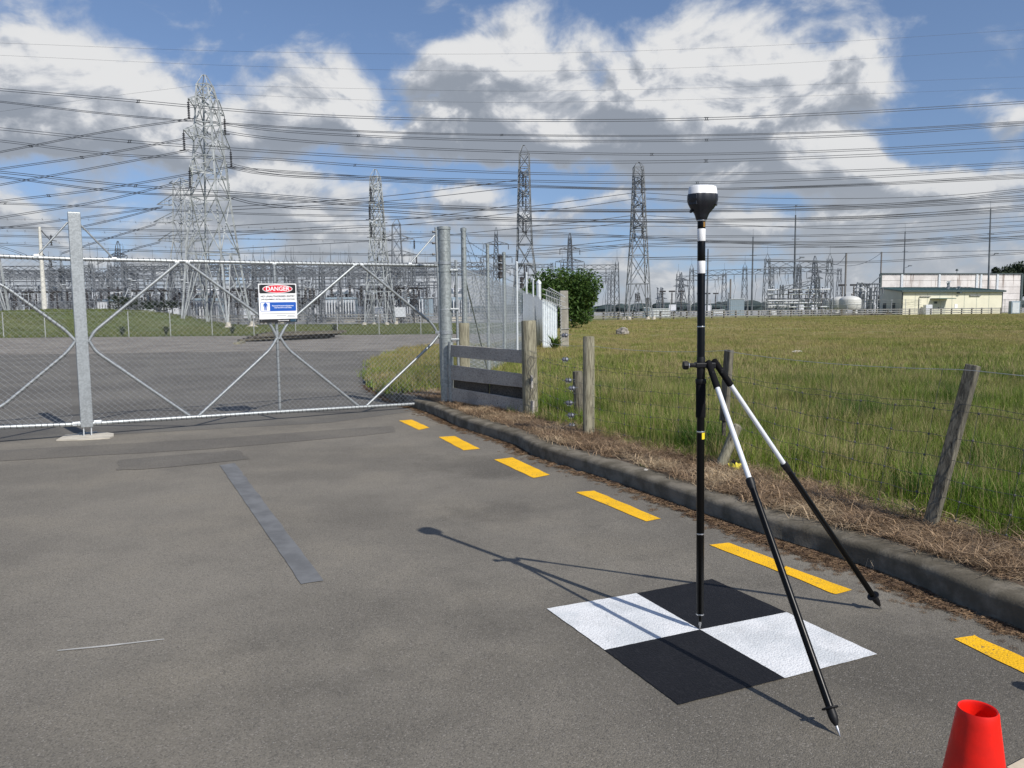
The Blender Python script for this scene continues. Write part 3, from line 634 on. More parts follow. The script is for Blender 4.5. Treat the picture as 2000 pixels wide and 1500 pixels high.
# chain link infill: interlocked zigzag wires
def chainlink(P0, D, N, s0, s1, zf, wx, hz, r, name, m, par):
    b = MB(); n = int((s1 - s0) / wx)
    for i in range(n):
        z0, z1 = zf(s0 + i * wx); k = int((z1 - z0) / hz)
        b.tube([P0 + D * (s0 + (i + (i + j) % 2) * wx) + N * (.0018 if j % 2 else -.0018) + Vector((0, 0, z0 + j * hz)) for j in range(k + 1)], r, 3, cap=False)
    return b.build(name, m, par)
def zat(px, py): return g(px, py).z
zt0, zt1, zb0, zb1 = zat(158, 506), zat(857, 518), zat(180, 827), zat(868, 786); L = (gB - gA).length
def zf(s): t = s / L; return zb0 + (zb1 - zb0) * t, zt0 + (zt1 - zt0) * t + .02
chainlink(gA, gD, gN, .10, L - .12, zf, .040, .036, .0022, 'chain_link_mesh', WIRE, gate)
chainlink(gA, gD, gN, -3.2, -.10, zf, .040, .036, .0022, 'chain_link_mesh', WIRE, gate)
def wraps(a, b_, n, r=.030, par=gate):                                   # lacing wire round a pipe
    b = MB(); d = (b_ - a); u = d.normalized(); o1 = u.orthogonal().normalized(); o2 = u.cross(o1)
    for i in range(n):
        c = a + d * ((i + .5) / n); b.tube([c + (o1 * math.cos(t) + o2 * math.sin(t)) * r + u * (t * .004) for t in [k * PI / 4 for k in range(9)]], .0034, 3, cap=False)
    return b
lw = MB()
for a, b_, n in ((g(0, 500.5), g(141, 506), 13), (g(158, 506), g(857, 518.5), 75), (g(180, 827), g(868, 785.5), 80), (g(0, 834.5), g(166, 828), 14), (g(345, 514), g(186, 646), 18), (g(186, 686), g(370, 812), 18), (g(366, 514), g(528, 632), 17), (g(528, 682), g(388, 812), 16),
                 (g(692, 519), g(560, 632), 17), (g(562, 682), g(700, 793), 16), (g(706, 519), g(846, 634), 18), (g(845, 670), g(716, 792), 16), (g(0, 553), g(129, 646), 14), (g(131, 688), g(0, 797), 14), (g(535, 516), g(547, 803), 22)):
    w_ = wraps(a, b_, n, .029 if n > 60 or n in (13, 14) else .024); lw.add(w_.v, w_.f)
lw.build('lacing_wire', INS, gate)['kind'] = 'stuff'
# barbed strands over the gate
def barbed(name, a, b_, par, sag=.02, r=.0015, bar=.18, m=DWIRE):
    b = MB(); n = 24; pts = [a.lerp(b_, k / n) - Vector((0, 0, sag * 4 * (k / n) * (1 - k / n))) for k in range(n + 1)]; b.tube(pts, r, 4)
    L_ = (b_ - a).length; k = int(L_ / bar)
    for i in range(k):
        t = (i + .5) / k; c = a.lerp(b_, t) - Vector((0, 0, sag * 4 * t * (1 - t)))
        for s_ in (1, -1): b.tube([c + Vector((-.010 * s_, .006, -.016)), c + Vector((.010 * s_, -.006, .016))], r * .8, 3)
    return b.build(name, m, par)
for (y0, y1) in ((428, 453), (451, 475), (474, 497)): barbed('barbed_strand', g(157, y0), g(851, y1), gate, .03); barbed('barbed_strand', g(-400, y0 - 15), g(132, y0), gate, .03)
for y_ in (453, 475, 497): MB().lathe(g(849, y_) - gD * .05, [(.0, 0), (.018, .005), (.022, .02), (.014, .035), (.018, .05), (0, .055)], 8, ax=gD).build('insulator', INS, gate, smooth=True)
# concrete pad let into the drive
pad = MB(); q = [G(*p) for p in ((110, 861), (128, 851), (165, 847.5), (205, 846), (222, 848), (222, 853), (214, 857), (160, 860))]
pad.add([p + Vector((0, 0, z)) for z in (-.05, .014) for p in q], [tuple(range(7, -1, -1)), tuple(range(8, 16))] + [(i, (i + 1) % 8, 8 + (i + 1) % 8, 8 + i) for i in range(8)])
o = pad.build('concrete_pad', PADC, None, org=G(165, 853)); tag(o, 'pale concrete pad under the drop bolts of the gate mullion', 'concrete pad')
o2 = MB().box(G(172, 848) + Vector((0, 0, .02)), (.22, .06, .012), math.atan2(gD.y, gD.x)).build('bolt_keeper', GALVD, o, bevel=.004)

# danger sign hung on the gate
sc_ = g(541, 592, .05); sign = thing('danger_sign', tuple(sc_), 'white danger sign with a red oval and a blue panel wired to the gate', 'sign')
sU = (g(576, 553, .05) - g(502, 553, .05)); sW = sU.length; sU.normalize(); sH = (g(505, 629, .05) - g(503, 552.5, .05)).length
sq_ = Matrix((sU, Vector((0, 0, 1)).cross(sU) * -1, (0, 0, 1))).transposed()
def S3(u, v, o): return sc_ + sU * (u * sW / 2) + Vector((0, 0, 1)) * (v * sH / 2) + gN * o
def rrect(name, u0, v0, u1, v1, o, m, par=sign, r=.05, thick=0):
    pts = []; ru, rv = r * sH / sW, r
    for cu, cv, a0 in ((u1 - ru, v1 - rv, 0), (u0 + ru, v1 - rv, 90), (u0 + ru, v0 + rv, 180), (u1 - ru, v0 + rv, 270)):
        for k in range(5): a = R(a0 + k * 22.5); pts.append((cu + ru * math.cos(a), cv + rv * math.sin(a)))
    n = len(pts); b = MB()
    if thick: b.add([S3(u, v, o) for u, v in pts] + [S3(u, v, o - thick) for u, v in pts], [tuple(range(n)), tuple(range(2 * n - 1, n - 1, -1))] + [(i, n + i, n + (i + 1) % n, (i + 1) % n) for i in range(n)])
    else: b.add([S3(u, v, o) for u, v in pts], [tuple(range(n))])
    return b.build(name, m, par)
rrect('sign_panel', -1, -1, 1, 1, 0, SIGNW, thick=.004)
rrect('header_panel', -.955, .50, .955, .955, .001, SIGNK)
def oval(name, ru, rv, o, m):
    b = MB(); b.add([S3(ru * math.cos(2 * PI * k / 40), .728 + rv * math.sin(2 * PI * k / 40), o) for k in range(40)], [tuple(range(40))]); b.build(name, m, sign)
oval('oval_border', .79, .215, .002, SIGNW); oval('red_oval', .755, .19, .003, SIGNR)
rrect('blue_panel', -.93, .045 - .46, .955, .045, .001, SIGNB); rrect('white_panel', -.905, -.395, -.44, .02, .002, SIGNW, r=.02); rrect('footer_panel', -1, -1.0, 1, -.82, .0012, SIGNK, r=.02)
rrect('logo_panel', .62, -.975, .95, -.85, .002, gloss('sign_teal', (.01, .05, .09), .5), r=.01)
# figure in overalls
b = MB()
for pts in ([(-.06, -.13), (.06, -.13), (.085, -.05), (.05, -.02), (-.05, -.02), (-.085, -.05)], [(-.055, -.37), (-.01, -.37), (-.004, -.2), (.004, -.2), (.01, -.37), (.055, -.37), (.06, -.12), (-.06, -.12)], [(-.11, -.18), (-.08, -.18), (-.06, -.07), (-.085, -.05)], [(.11, -.18), (.08, -.18), (.06, -.07), (.085, -.05)]):
    b.add([S3(-.67 + u * 1.1, v + .01, .003) for u, v in pts], [tuple(range(len(pts)))])
b.add([S3(-.67 + .035 * math.cos(k * PI / 5), .012 + .03 * math.sin(k * PI / 5), .003) for k in range(10)], [tuple(range(10))]); b.build('figure_pictogram', SIGNB, sign)
def text(name, s, u, v, hgt, m, o, par, wfit=None, align='CENTER', frame=None):
    cu = bpy.data.curves.new(name, 'FONT'); cu.body = s; cu.align_x = align; cu.align_y = 'CENTER'; cu.size = 1; cu.offset = .022; t = bpy.data.objects.new(name, cu); col.objects.link(t)
    dg = bpy.context.evaluated_depsgraph_get(); me = bpy.data.meshes.new_from_object(t.evaluated_get(dg)); bpy.data.objects.remove(t); bpy.data.curves.remove(cu)
    xs = [q.co.x for q in me.vertices]; wdt = max(xs) - min(xs); ky = hgt / .7; kx = (wfit / wdt) if wfit else ky
    for q in me.vertices:
        p = frame(q.co.x * kx, q.co.y * ky, o) if frame else S3(u, v, o) + sU * (q.co.x * kx) + Vector((0, 0, q.co.y * ky)); q.co = p - ORG[par.name]
    me.materials.clear(); me.materials.append(m); ob = bpy.data.objects.new(name, me); col.objects.link(ob); ob.parent = par; ORG[ob.name] = ORG[par.name]; return ob
hh = sH / 2; hw = sW / 2
text('danger_lettering', 'DANGER', .0, .728, hh * .215, SIGNW, .004, sign, wfit=hw * 1.24)
text('lettering', 'NO UNAUTHORISED ENTRY', 0, .345, hh * .088, SIGNK, .002, sign, wfit=hw * 1.80)
text('lettering', 'LIVE EQUIPMENT. EXTRA HIGH VOLTAGE', 0, .19, hh * .068, SIGNK, .002, sign, wfit=hw * 1.78)
text('lettering', 'Personal Protective Equipment', .25, -.14, hh * .062, SIGNW, .002, sign, wfit=hw * 1.14); text('lettering', 'must be worn at all times', .25, -.235, hh * .062, SIGNW, .002, sign, wfit=hw * .92)
text('lettering', 'TRANSPOWER', .25, -.91, hh * .05, SIGNW, .0022, sign, wfit=hw * .60)
for v_, u0, u1 in ((-.545, -.9, .9), (-.65, -.1, .4), (-.65, .48, .86), (-.72, .45, .88)): rrect('small_print', u0, v_ - .012, u1, v_ + .012, .001, SIGNG, r=.005)
for u, v in ((-.93, -.93), (.93, -.93), (-.93, .95), (.93, .95)): MB().lathe(S3(u * .97, v * .97, .001), [(.006, 0), (.006, .003), (0, .004)], 8, ax=gN).build('fixing_bolt', STEEL, sign)

# steel gate post with its collars and the thin pipe clamped beside it
GZ = .10
pb = G(875, 792, GZ); pY = pb.y; gp = thing('gate_post', tuple(pb), 'thick galvanised steel gate post with clamp bands at the right end of the gate', 'post')
pt = AY(866, 443, pY); pt.x = (pt.x + pb.x) / 2; pb2 = Vector((pt.x * .4 + pb.x * .6, pY, GZ)); pt.x = pb2.x - .015
MB().tube([pb2 - Vector((0, 0, .1)), pt], .098, 28).build('post_tube', GALVD, gp, smooth=True)
def zy(px, py, Y): return AY(px, py, Y).z
def ring(name, yy, r, h, m=GALVD, x=None):
    z = zy(866, yy, pY); t = (z - GZ) / (pt.z - GZ); c = pb2.lerp(pt, t); return MB().lathe(c - Vector((0, 0, h / 2)), [(r - .012, 0), (r, .004), (r, h - .004), (r - .012, h)], 28).build(name, m, gp, smooth=True)
ring('post_cap', 446, .107, .05); ring('clamp_band', 470, .101, .012); ring('clamp_band', 492, .101, .010); ring('hinge_collar', 514, .106, .05, GALV); ring('clamp_band', 530, .106, .03); ring('clamp_band', 604, .101, .014, SHEET); ring('hinge_collar', 649, .106, .06, GALV); ring('clamp_band', 660, .102, .02)
for yy in (514, 649):
    z = zy(866, yy, pY); MB().box((pb2.x - .13, pY - .02, z), (.09, .05, .045)).build('hinge_lug', GALV, gp, bevel=.006)
for yy in (604, 663, 528):
    z = zy(866, yy, pY); MB().beam((pb2.x + .07, pY - .06, z), (pb2.x + .20, pY - .02, z), .025, .03).build('bracket', GALV, gp, bevel=.004)
MB().tube([(pb2.x + .185, pY, .12), (pb2.x + .165, pY, zy(880, 508, pY))], .022, 10).build('side_pipe', GALV, gp, smooth=True)
MB().box((pb2.x, pY - .02, .13), (.20, .22, .10), .3).build('post_shoe', PLAST, gp, bevel=.01)

# ================================================================== RAIL PANEL, WOODEN POSTS
def wpost(px0, py0, px1, py1, dia, label, m=WOODP, z=.13, square=False, n=18, Y=None, name='wooden_post', group=None):
    b0 = G(px0, py0, z) if Y is None else Vector((AY(px0, py0, Y).x, Y, z)); t0 = AY(px1, py1, b0.y); r = dia / 2
    ax = (t0 - b0); Lp = ax.length; root = thing(name, tuple(b0), label, 'post', group); b = MB()
    if square: b.beam(b0 - ax.normalized() * .12, t0, dia, dia * .9, up=(-.8, -.6, 0)); o = b.build('post_shaft', m, root, bevel=.006)
    else:
        md = lambda a, zz: 1 + .035 * math.sin(3 * a + zz * 2) + .025 * math.sin(7 * a + zz) - (.10 if abs((a % (2 * PI)) - 4.3) < .12 else 0)
        b.lathe(b0 - ax.normalized() * .12, [(r * 1.04, 0), (r * 1.02, .3), (r, Lp * .6), (r * .97, Lp + .105), (r * .90, Lp + .12)], 36, md, ax); o = b.build('post_shaft', m, root, smooth=True)
    return root, b0, t0
strainer, sb, stp = wpost(1037, 815, 1032, 626, .205, 'thick round strainer post at the right end of the grey rail panel')
for w_ in range(5): MB().tube([Vector((sb.x + .112 * math.cos(t_), sb.y + .112 * math.sin(t_), .16 + zz)) for t_, zz in [(-1.1 - .35 * w_ * .5 + .22 * math.sin(k * 1.9 + w_), .055 * k) for k in range(16)]], .0018, 4).build('hanging_wire', DWIRE, strainer)
for zz in (1.05, .98, .62, .30): MB().tube([Vector((sb.x + .108 * math.cos(t), sb.y + .108 * math.sin(t), zz + .02 * math.sin(t * 2))) for t in [k * PI / 8 for k in range(17)]], .0022, 4).build('wire_loop', DWIRE, strainer)
innerp, ib, itp = wpost(906, 782, 905, 631, .20, 'round wooden post standing between the gate post and the security fence', Y=12.6)
rp = thing('board_fence', (pb.x, sb.y, .12), 'short panel of weathered grey boards between the gate post and the round strainer post', 'fence panel')
rP0 = pb + Vector((.02, -.14, 0)); rD = ((sb + Vector((.02, -.14, 0))) - rP0); rD.z = 0; rD.normalize(); rN = Vector((rD.y, -rD.x, 0))
def board(name, quad, m, off, th=.032, nails=True):
    c = [OP(*q, rP0, rD) + rN * off for q in quad]; b = MB(); n = 12; top = []; bot = []
    for k in range(n + 1):
        t = k / n; a = c[0].lerp(c[1], t); d = c[3].lerp(c[2], t); w1 = .004 * noise.noise(a * 4); bow = rN * (.006 * math.sin(PI * t + off * 40))
        top.append(a + Vector((0, 0, w1)) + bow); bot.append(d + Vector((0, 0, .005 * noise.noise(d * 4))) + bow)
    vs = []
    for a, d in zip(top, bot): vs += [a, d, d - rN * th, a - rN * th]
    fs = [(0, 1, 2, 3), tuple(4 * n + k for k in (3, 2, 1, 0))]
    for k in range(n):
        for j in range(4): fs.append((4 * k + j, 4 * (k + 1) + j, 4 * (k + 1) + (j + 1) % 4, 4 * k + (j + 1) % 4))
    b.add(vs, fs); bo = b.build(name, m, rp, bevel=.004)
    if nails:
        for t, vq in ((.03, .3), (.035, .7), (.965, .3), (.97, .7)):
            p = c[0].lerp(c[1], t).lerp(c[3].lerp(c[2], t), vq) + rN * .002; MB().lathe(p, [(.006, 0), (.005, .003), (0, .004)], 7, ax=rN).build('nail', DWIRE, bo)
    return bo
board('board', ((874, 673), (1030, 685), (1030, 711), (876, 696)), WOODB, .0)
board('board', ((873, 712), (1038, 733), (1038, 759), (875, 741)), WOODB, .0)
board('board', ((878, 738), (948, 748), (948, 774), (878, 757)), WOODK, -.05, nails=False); board('board', ((950, 749), (1037, 757), (1037, 783), (950, 775)), WOODK, -.05, nails=False)
board('board', ((872, 756), (1041, 783), (1040, 810), (873, 781)), WOODB, .0)
MB().tube([OP(878, 672, rP0, rD) - rN * .02 + Vector((0, 0, -1.05)), OP(878, 668, rP0, rD) - rN * .02], .04, 10).build('end_prop', GALVD, rp, smooth=True)

# ================================================================== WIRE STOCK FENCE
postA, pa, pat = wpost(1149, 858, 1150, 657, .130, 'straight round grey post with its foot in the dead grass beside the kerb')
wpost(1133, 796, 1128, 725, .135, 'short cut-off round post standing behind the straight round post', WOODD, Y=10.2)
postL, pl, plt = wpost(1812, 1043, 1901, 713, .075, 'square batten post leaning steeply over the kerb with a pale scrap at its foot', WOODD, square=True)
Yh = 7.45; hb = AY(1414, 822, Yh); ht = AY(1424, 683, Yh)
hp = thing('wooden_post', tuple(hb), 'dark split post half hidden in the long grass behind the tripod legs', 'post')
MB().beam(hb, ht, .075, .06, up=(-.8, -.6, 0)).build('post_shaft', WOODD, hp, bevel=.006); MB().beam(hb + Vector((.0, 0, -.14)), hb + Vector((0, 0, .02)), .03, .04).build('splintered_end', WOODK, hp)
sb2 = G(1402, 924, .13); st2 = AY(1441, 829, sb2.y + .05)
sp_ = thing('broken_post_stub', tuple(sb2), 'broken leaning post stub rising from dead grass beside a yellow packet', 'post stub'); MB().lathe(sb2 - (st2 - sb2).normalized() * .08, [(.045, 0), (.046, .2), (.048, .38), (.052, (st2 - sb2).length + .06), (.03, (st2 - sb2).length + .08)], 18, lambda a, z: 1 + .12 * math.sin(2 * a + z * 5), st2 - sb2).build('stub_shaft', WOODP, sp_, smooth=True)
fP = [sb + Vector((.12, -.02, 0)), pa.copy(), Vector((hb.x, Yh, .13)), pl.copy()]; fe = pl + (pl - pa).normalized() * 4.2; fP.append(fe)
for q in fP: q.z = .14
wf = thing('wire_fence', tuple(pa), 'sagging wire netting stock fence strung between the leaning posts along the field edge', 'wire fence')
def fpt(t):                                                            # t along the fence polyline
    t = max(0, min(len(fP) - 1.001, t)); i = int(t); return fP[i].lerp(fP[i + 1], t - i)
def leanoff(t, z): k = max(0, 1 - abs(t - 3) * 1.1); return (plt - pl) * (k * z / (plt.z - pl.z) * .8)
def fw(t, z): p = fpt(t) + leanoff(t, z); s_ = (t - int(t)); return Vector((p.x, p.y, .14 + z - .025 * 4 * s_ * (1 - s_) * (1 + .4 * z)))
for k_, z in enumerate((.12, .24, .36, .49, .63, .80, .84, 1.06)):
    b = MB(); n = 110; b.tube([fw(len(fP[:-1]) * i / n, z + (.006 * math.sin(i * 1.3 + k_) if z < 1 else 0)) for i in range(n + 1)], .0026 if z > 1 else .0019, 4); b.build('fence_wire', WIRE if z > 1 else DWIRE, wf)
seg = [(fP[i + 1] - fP[i]).length for i in range(4)]
for i in range(4):
    n = max(2, int(seg[i] / .31))
    for j in range(n):
        t = i + (j + .5) / n; b = MB(); zs = (.12, .24, .36, .49, .63, .80) + ((1.06,) if (j % 3 == 1) else ()); b.tube([fw(t, z) + Vector((.004 * math.sin(z * 30 + j), 0, 0)) for z in zs], .0016, 3)
        for z in zs[:6]: b.lathe(fw(t, z) - Vector((0, 0, .008)), [(.003, 0), (.008, .004), (.008, .012), (.003, .016)], 5)
        b.build('fence_stay', DWIRE, wf)
def strainr(p, s=1.0):
    b = MB(); b.lathe(p - Vector((.04 * s, 0, 0)), [(.012, 0), (.026, .01), (.030, .03), (.016, .04), (.030, .05), (.026, .07), (.012, .08)], 10, ax=(1, 0, 0))
    for k in range(9): a = k * .7; b.tube([p, p + Vector((.045 * math.cos(a), -.02, .04 * math.sin(a)))], .004 * s, 4)
    b.tube([p + Vector((-.07, 0, 0)), p + Vector((.08, 0, .01))], .004, 4); return b.build('wire_strainer', simple('strainer_steel', (.16, .17, .20), .5, .4) if 'strainer_steel' not in MATS else MATS['strainer_steel'], wf)
for q, Y in (((1104, 702), 9.9), ((1110, 743), 9.7), ((1117, 758), 9.6), ((1112, 787), 9.5), ((1115, 811), 9.4), ((1117, 831), 9.3), ((1103, 655), 10.0)): strainr(AY(*q, Y))

# ================================================================== SECURITY FENCE
sf = thing('security_fence', (-.85, 13.5, .1), 'tall wire mesh security fence running back from the gate post into the distance', 'security fence')
sD = (fence_dir1 - fence_dir0).normalized(); sN = Vector((sD.y, -sD.x, 0))
def sfp(s, z, o=0): p = fence_dir0 + sD * s + sN * o; return Vector((p.x, p.y, z))
def onf(px, py): return OP(px, py, fence_dir0, sD)
SL = (fence_dir1 - fence_dir0).length
def sfpost(px, ytop, r, m, name='steel_post'):
    t = onf(px, ytop); b = MB(); b.tube([(t.x, t.y, .05), t], r, 14); o = b.build(name, m, sf, smooth=True); MB().lathe(t, [(r * 1.12, -.04), (r * 1.12, .01), (r * .3, .03)], 14).build('post_cap', m, o, smooth=True); return t
for px, yt, r in ((905, 447, .047), (952, 478, .036), (984, 494, .042)): sfpost(px, yt, r, GALVD)
for px, yt in ((1009, 512), (1028, 533), (1041, 545)): sfpost(px, yt, .035, SHEET)
e1 = AY(1052, 553, 31.5); MB().tube([(e1.x, e1.y, .05), e1], .10, 8).build('white_post', SHEET, sf); MB().lathe(e1, [(.12, -.02), (.10, .05), (.0, .16)], 8).build('pointed_cap', SHEET, sf)
zt_a, zt_b = 2.35, 2.12
# coarse front netting as real wires, fine mesh behind it
b = MB(); s = .15; k = 0
while s < SL:
    zt = zt_a + (zt_b - zt_a) * s / SL; b.tube([sfp(s, .12), sfp(s, zt)], .0027, 3, cap=False); s += .075
for i in range(30): z = .14 + i * .075; b.tube([sfp(.1, z), sfp(SL, z if z < 2.1 else 2.1 + (z - 2.1) * .1)], .0027, 3, cap=False)
b.build('weld_mesh', SHEET, sf)
zz_ = lambda s: (.12, zt_a + (zt_b - zt_a) * s / SL)
chainlink(fence_dir0, sD, sN, .05, 9.0, zz_, .045, .04, .0018, 'chain_link_mesh', WIRE, sf).location = sN * -.05
for s0, s1 in ((0, SL), ): 
    for k, zz in enumerate((2.5, 2.68, 2.86)): barbed('barbed_strand', sfp(0, zz), sfp(SL * .62, zz - .12), sf, .03, .003, .3)
for z in (.15, 1.25, 2.30): MB().tube([sfp(0, z), sfp(SL * .5, z)], .004, 4).build('straining_wire', WIRE, sf)
MB().tube([onf(907, 450), sfp(6.6, .9)], .004, 4).build('bracing_cable', DWIRE, sf); MB().tube([onf(907, 470), sfp(5.6, .2)], .004, 4).build('bracing_cable', DWIRE, sf)
MB().tube([sfp(.3, 2.2), sfp(3.3, .12)], .016, 8).build('bracing_pipe', GALVD, sf, smooth=True)
for px, ys in ((981, (505, 521, 537)), (1022, (546, 558))):
    for y_ in ys: p = onf(px, y_) - sN * .0; MB().lathe(p + Vector((-.05, 0, 0)), [(.02, -.09), (.07, -.06), (.05, 0), (.07, .06), (.02, .09)], 8).build('insulator', INS, sf, smooth=True)
# corrugated sheets on the far end of the fence
def corr(name, s0, s1, z0, z1a, z1b, m):
    b = MB(); n = int((s1 - s0) / .025); vs = []
    for i in range(n + 1):
        s = s0 + (s1 - s0) * i / n; o = .02 * math.sin(s * 2 * PI / .15) + .06; zt = z1a + (z1b - z1a) * i / n; vs += [sfp(s, z0, o), sfp(s, zt, o)]
    b.add(vs, [(2 * i, 2 * i + 2, 2 * i + 3, 2 * i + 1) for i in range(n)]); o = b.build(name, m, sf, smooth=True); so_ = o.modifiers.new('thick', 'SOLIDIFY'); so_.thickness = .003; return o
for k in range(5): s0 = 10.6 + k * 1.75; corr('corrugated_sheet', s0, s0 + 1.72, .25, 2.14 - k * .03, 2.11 - k * .03, GALV)
NF0 = Vector((1.35, 30.0, 0)); NF1 = AY(1089, 668, 27.0); NF1.z = 0
wall = thing('corrugated_screen', (NF0.x, NF0.y, .1), 'pale corrugated iron screen curving away behind the round strainer post', 'iron screen')
b = MB(); n = 70; vs = []
a0, a1 = AY(1060, 640, 27.8), AY(1088, 640, 28.3)
for k in range(2):
    b = MB(); vs = []
    pA = a0.lerp(a1, k / 2); pB = a0.lerp(a1, (k + 1) / 2)
    for i in range(25):
        t = i / 24; p = pA.lerp(pB, t); o = .03 * math.sin(t * 24); zt = AY(1062 + 26 * (k + t) / 2, 583 + 13 * (k + t) / 2, 28).z; vs += [(p.x, p.y + o, .15), (p.x, p.y + o, zt)]
    b.add(vs, [(2 * i, 2 * i + 2, 2 * i + 3, 2 * i + 1) for i in range(24)]); b.build('corrugated_sheet', WSHEET, wall, smooth=True)
ep = thing('fence_end_guard', (a1.x, a1.y, .1), 'curled wire guard of many prongs at the end of the iron screen', 'wire guard')
for k in range(9):
    t = k / 8; b0 = a0.lerp(a1, .25 + .9 * t) + Vector((0, -.1, 0)); zt = AY(1070 + 20 * t, 566 + 14 * t, 27).z
    MB().tube([(b0.x, b0.y, zt - .35), (b0.x, b0.y, zt), (b0.x + .10, b0.y - .05, zt + .10), (b0.x + .2, b0.y - .1, zt + .02)], .014, 5).build('prong', WIRE, ep)
for k in range(3): MB().tube([(a0.x, a0.y - .1, 2.35 - k * .18), (a1.x + .3, a1.y - .1, 2.05 - k * .18)], .012, 5).build('rail', WIRE, ep)
ge = MB()
for k in range(30): z = .15 + k * .06; ge.tube([(a1.x + .12 + .05 * (k % 2), a1.y, z), (a1.x + .12 + .05 * ((k + 1) % 2), a1.y, z + .06)], .012, 4)
ge.build('twisted_wire_post', WIRE, ep)
cb = G(1103, 682, .14); cpst = MB().beam(cb - Vector((0, 0, .1)), AY(1101, 568, cb.y), .30, .25, up=(0, 1, 0)).build('concrete_post', CONCP, None, org=cb, bevel=.02); tag(cpst, 'square concrete post at the far end of the security fence by the leafy bush', 'post')
for z in (.75, 1.5): MB().tube([cb + Vector((-.17, -.14, z)), cb + Vector((.17, -.14, z + .02))], .012, 6).build('wire_band', WIRE, cpst)

# ================================================================== SURVEY POLE AND ITS BIPOD
base = G(1367, 1231); bY = base.y
def pz(y): return AY(1368.5, y, bY).z
pole = thing('survey_pole', (base.x, base.y, .004), 'upright black survey pole with two white bands standing on the chequered target', 'survey pole')
top = AY(1370, 432, bY); axp = (top - base)
def pp(z): return base + axp * (z / axp.z)
def cyl(name, za, zb, r, m, par=pole, n=24, **k): return MB().lathe(pp(za), [(r * .97, 0), (r, .0015), (r, (zb - za) - .0015), (r * .97, zb - za)], n, ax=axp).build(name, m, par, smooth=True)
PR = .0188
cyl('pole_tube', pz(1198), pz(534), PR, CARBON); cyl('white_band', pz(534), pz(510), PR + .0006, PWHITE); cyl('pole_section', pz(510), pz(471), PR, CARBON); cyl('white_band', pz(471), pz(447), PR + .0006, PWHITE); cyl('pole_section', pz(447), pz(431), PR, CARBON)
for y in (638, 1042, 1199): cyl('steel_ring', pz(y) - .003, pz(y) + .003, PR + .001, STEEL)
cyl('grey_ring', pz(843) - .004, pz(843) + .004, PR + .001, STEEL)
cyl('foam_grip', pz(815), pz(748), .0235, FOAM); cyl('grip_collar', pz(749), pz(740), .0262, PLAST); cyl('clamp_sleeve', pz(740), pz(697), .0200, PLAST)
MB().lathe(base + Vector((0, 0, .001)), [(.0012, 0), (.004, .022), (.0065, .03), (.0065, .045)], 14).build('steel_point', STEEL, pole, smooth=True)
MB().lathe(base + Vector((0, 0, .045)), [(.007, 0), (.010, .02), (.012, .06), (PR, .085)], 18).build('pole_foot', CARBON, pole, smooth=True)
a0_ = math.atan2(-axp.y - base.y, .5) ; b = MB(); vs = []
for k in range(7):
    a = R(-85 + k * 11); 
    for z in (pz(857), pz(844.5)): q = pp(z); vs.append(q + Vector((math.cos(a), math.sin(a), 0)) * (PR + .0006))
b.add(vs, [(2 * k, 2 * k + 2, 2 * k + 3, 2 * k + 1) for k in range(6)]); b.build('yellow_sticker', YSTK, pole)
b = MB(); vs = []
for k in range(4):
    a = R(-75 + k * 12)
    for z in (pz(444), pz(434)): q = pp(z); vs.append(q + Vector((math.cos(a), math.sin(a), 0)) * (PR + .0006))
b.add(vs, [(2 * k, 2 * k + 2, 2 * k + 3, 2 * k + 1) for k in range(3)]); b.build('gold_label', gloss('gold_print', (.25, .13, .02), .5), pole)

rc = pp(pz(431)); rcv = thing('satellite_receiver', tuple(rc), 'round lobed satellite receiver with a white cap and charcoal body on top of the pole', 'receiver')
def lobes(a, z): c = math.cos(6 * (a + .30)); return 1 - .055 * (1 - abs(c)) - (.045 if c < -.3 else 0) * 1.0
def lob(a, z):
    q = math.cos(3 * (a + .35)); s_ = max(-1, min(1, q * 3.2)); return 1 + .05 * s_
H0 = pz(431); Z = lambda y: pz(y) - H0
W = lambda px: px / FOC * bY / math.cos(PITCH) / 2
MB().lathe(rc, [(W(17), 0), (W(20), .004), (W(25), Z(422)), (W(29), Z(417)), (W(46), Z(406)), (W(55), Z(397)), (W(57.5), Z(392)), (W(57.5), Z(383)), (W(56.5), Z(380.5))], 72, lambda a, z: 1 + (lob(a, z) - 1) * min(1, z / .05)).build('receiver_body', NAVY, rcv, smooth=True)
MB().lathe(rc, [(W(55.5), Z(380.5)), (W(55), Z(379.5)), (W(52.5), Z(368)), (W(50), Z(365.6)), (W(38), Z(363.4)), (W(15), Z(362.4)), (W(2), Z(362.2))], 72, lob).build('receiver_cap', PWHITE, rcv, smooth=True)
for k in range(3):
    a = -.35 + k * 2 * PI / 3; d = Vector((math.cos(a), math.sin(a), 0)); q = Matrix.Rotation(a, 3, 'Z'); MB().box(rc + d * W(53) + Vector((0, 0, Z(397))), (.010, .046, .026), q).build('side_cover', NAVY, rcv, bevel=.003)
    MB().box(rc + d * W(57) + Vector((0, 0, Z(387))), (.006, .05, .022), q).build('side_panel', NAVY, rcv, bevel=.003)
MB().box(rc + Vector((-W(42), -.01, Z(413))), (.012, .02, .014)).build('port_cover', PLAST, rcv, bevel=.003)
cyl('lock_ring', pz(431) - .003, pz(431) + .003, PR + .004, STEEL, par=rcv)

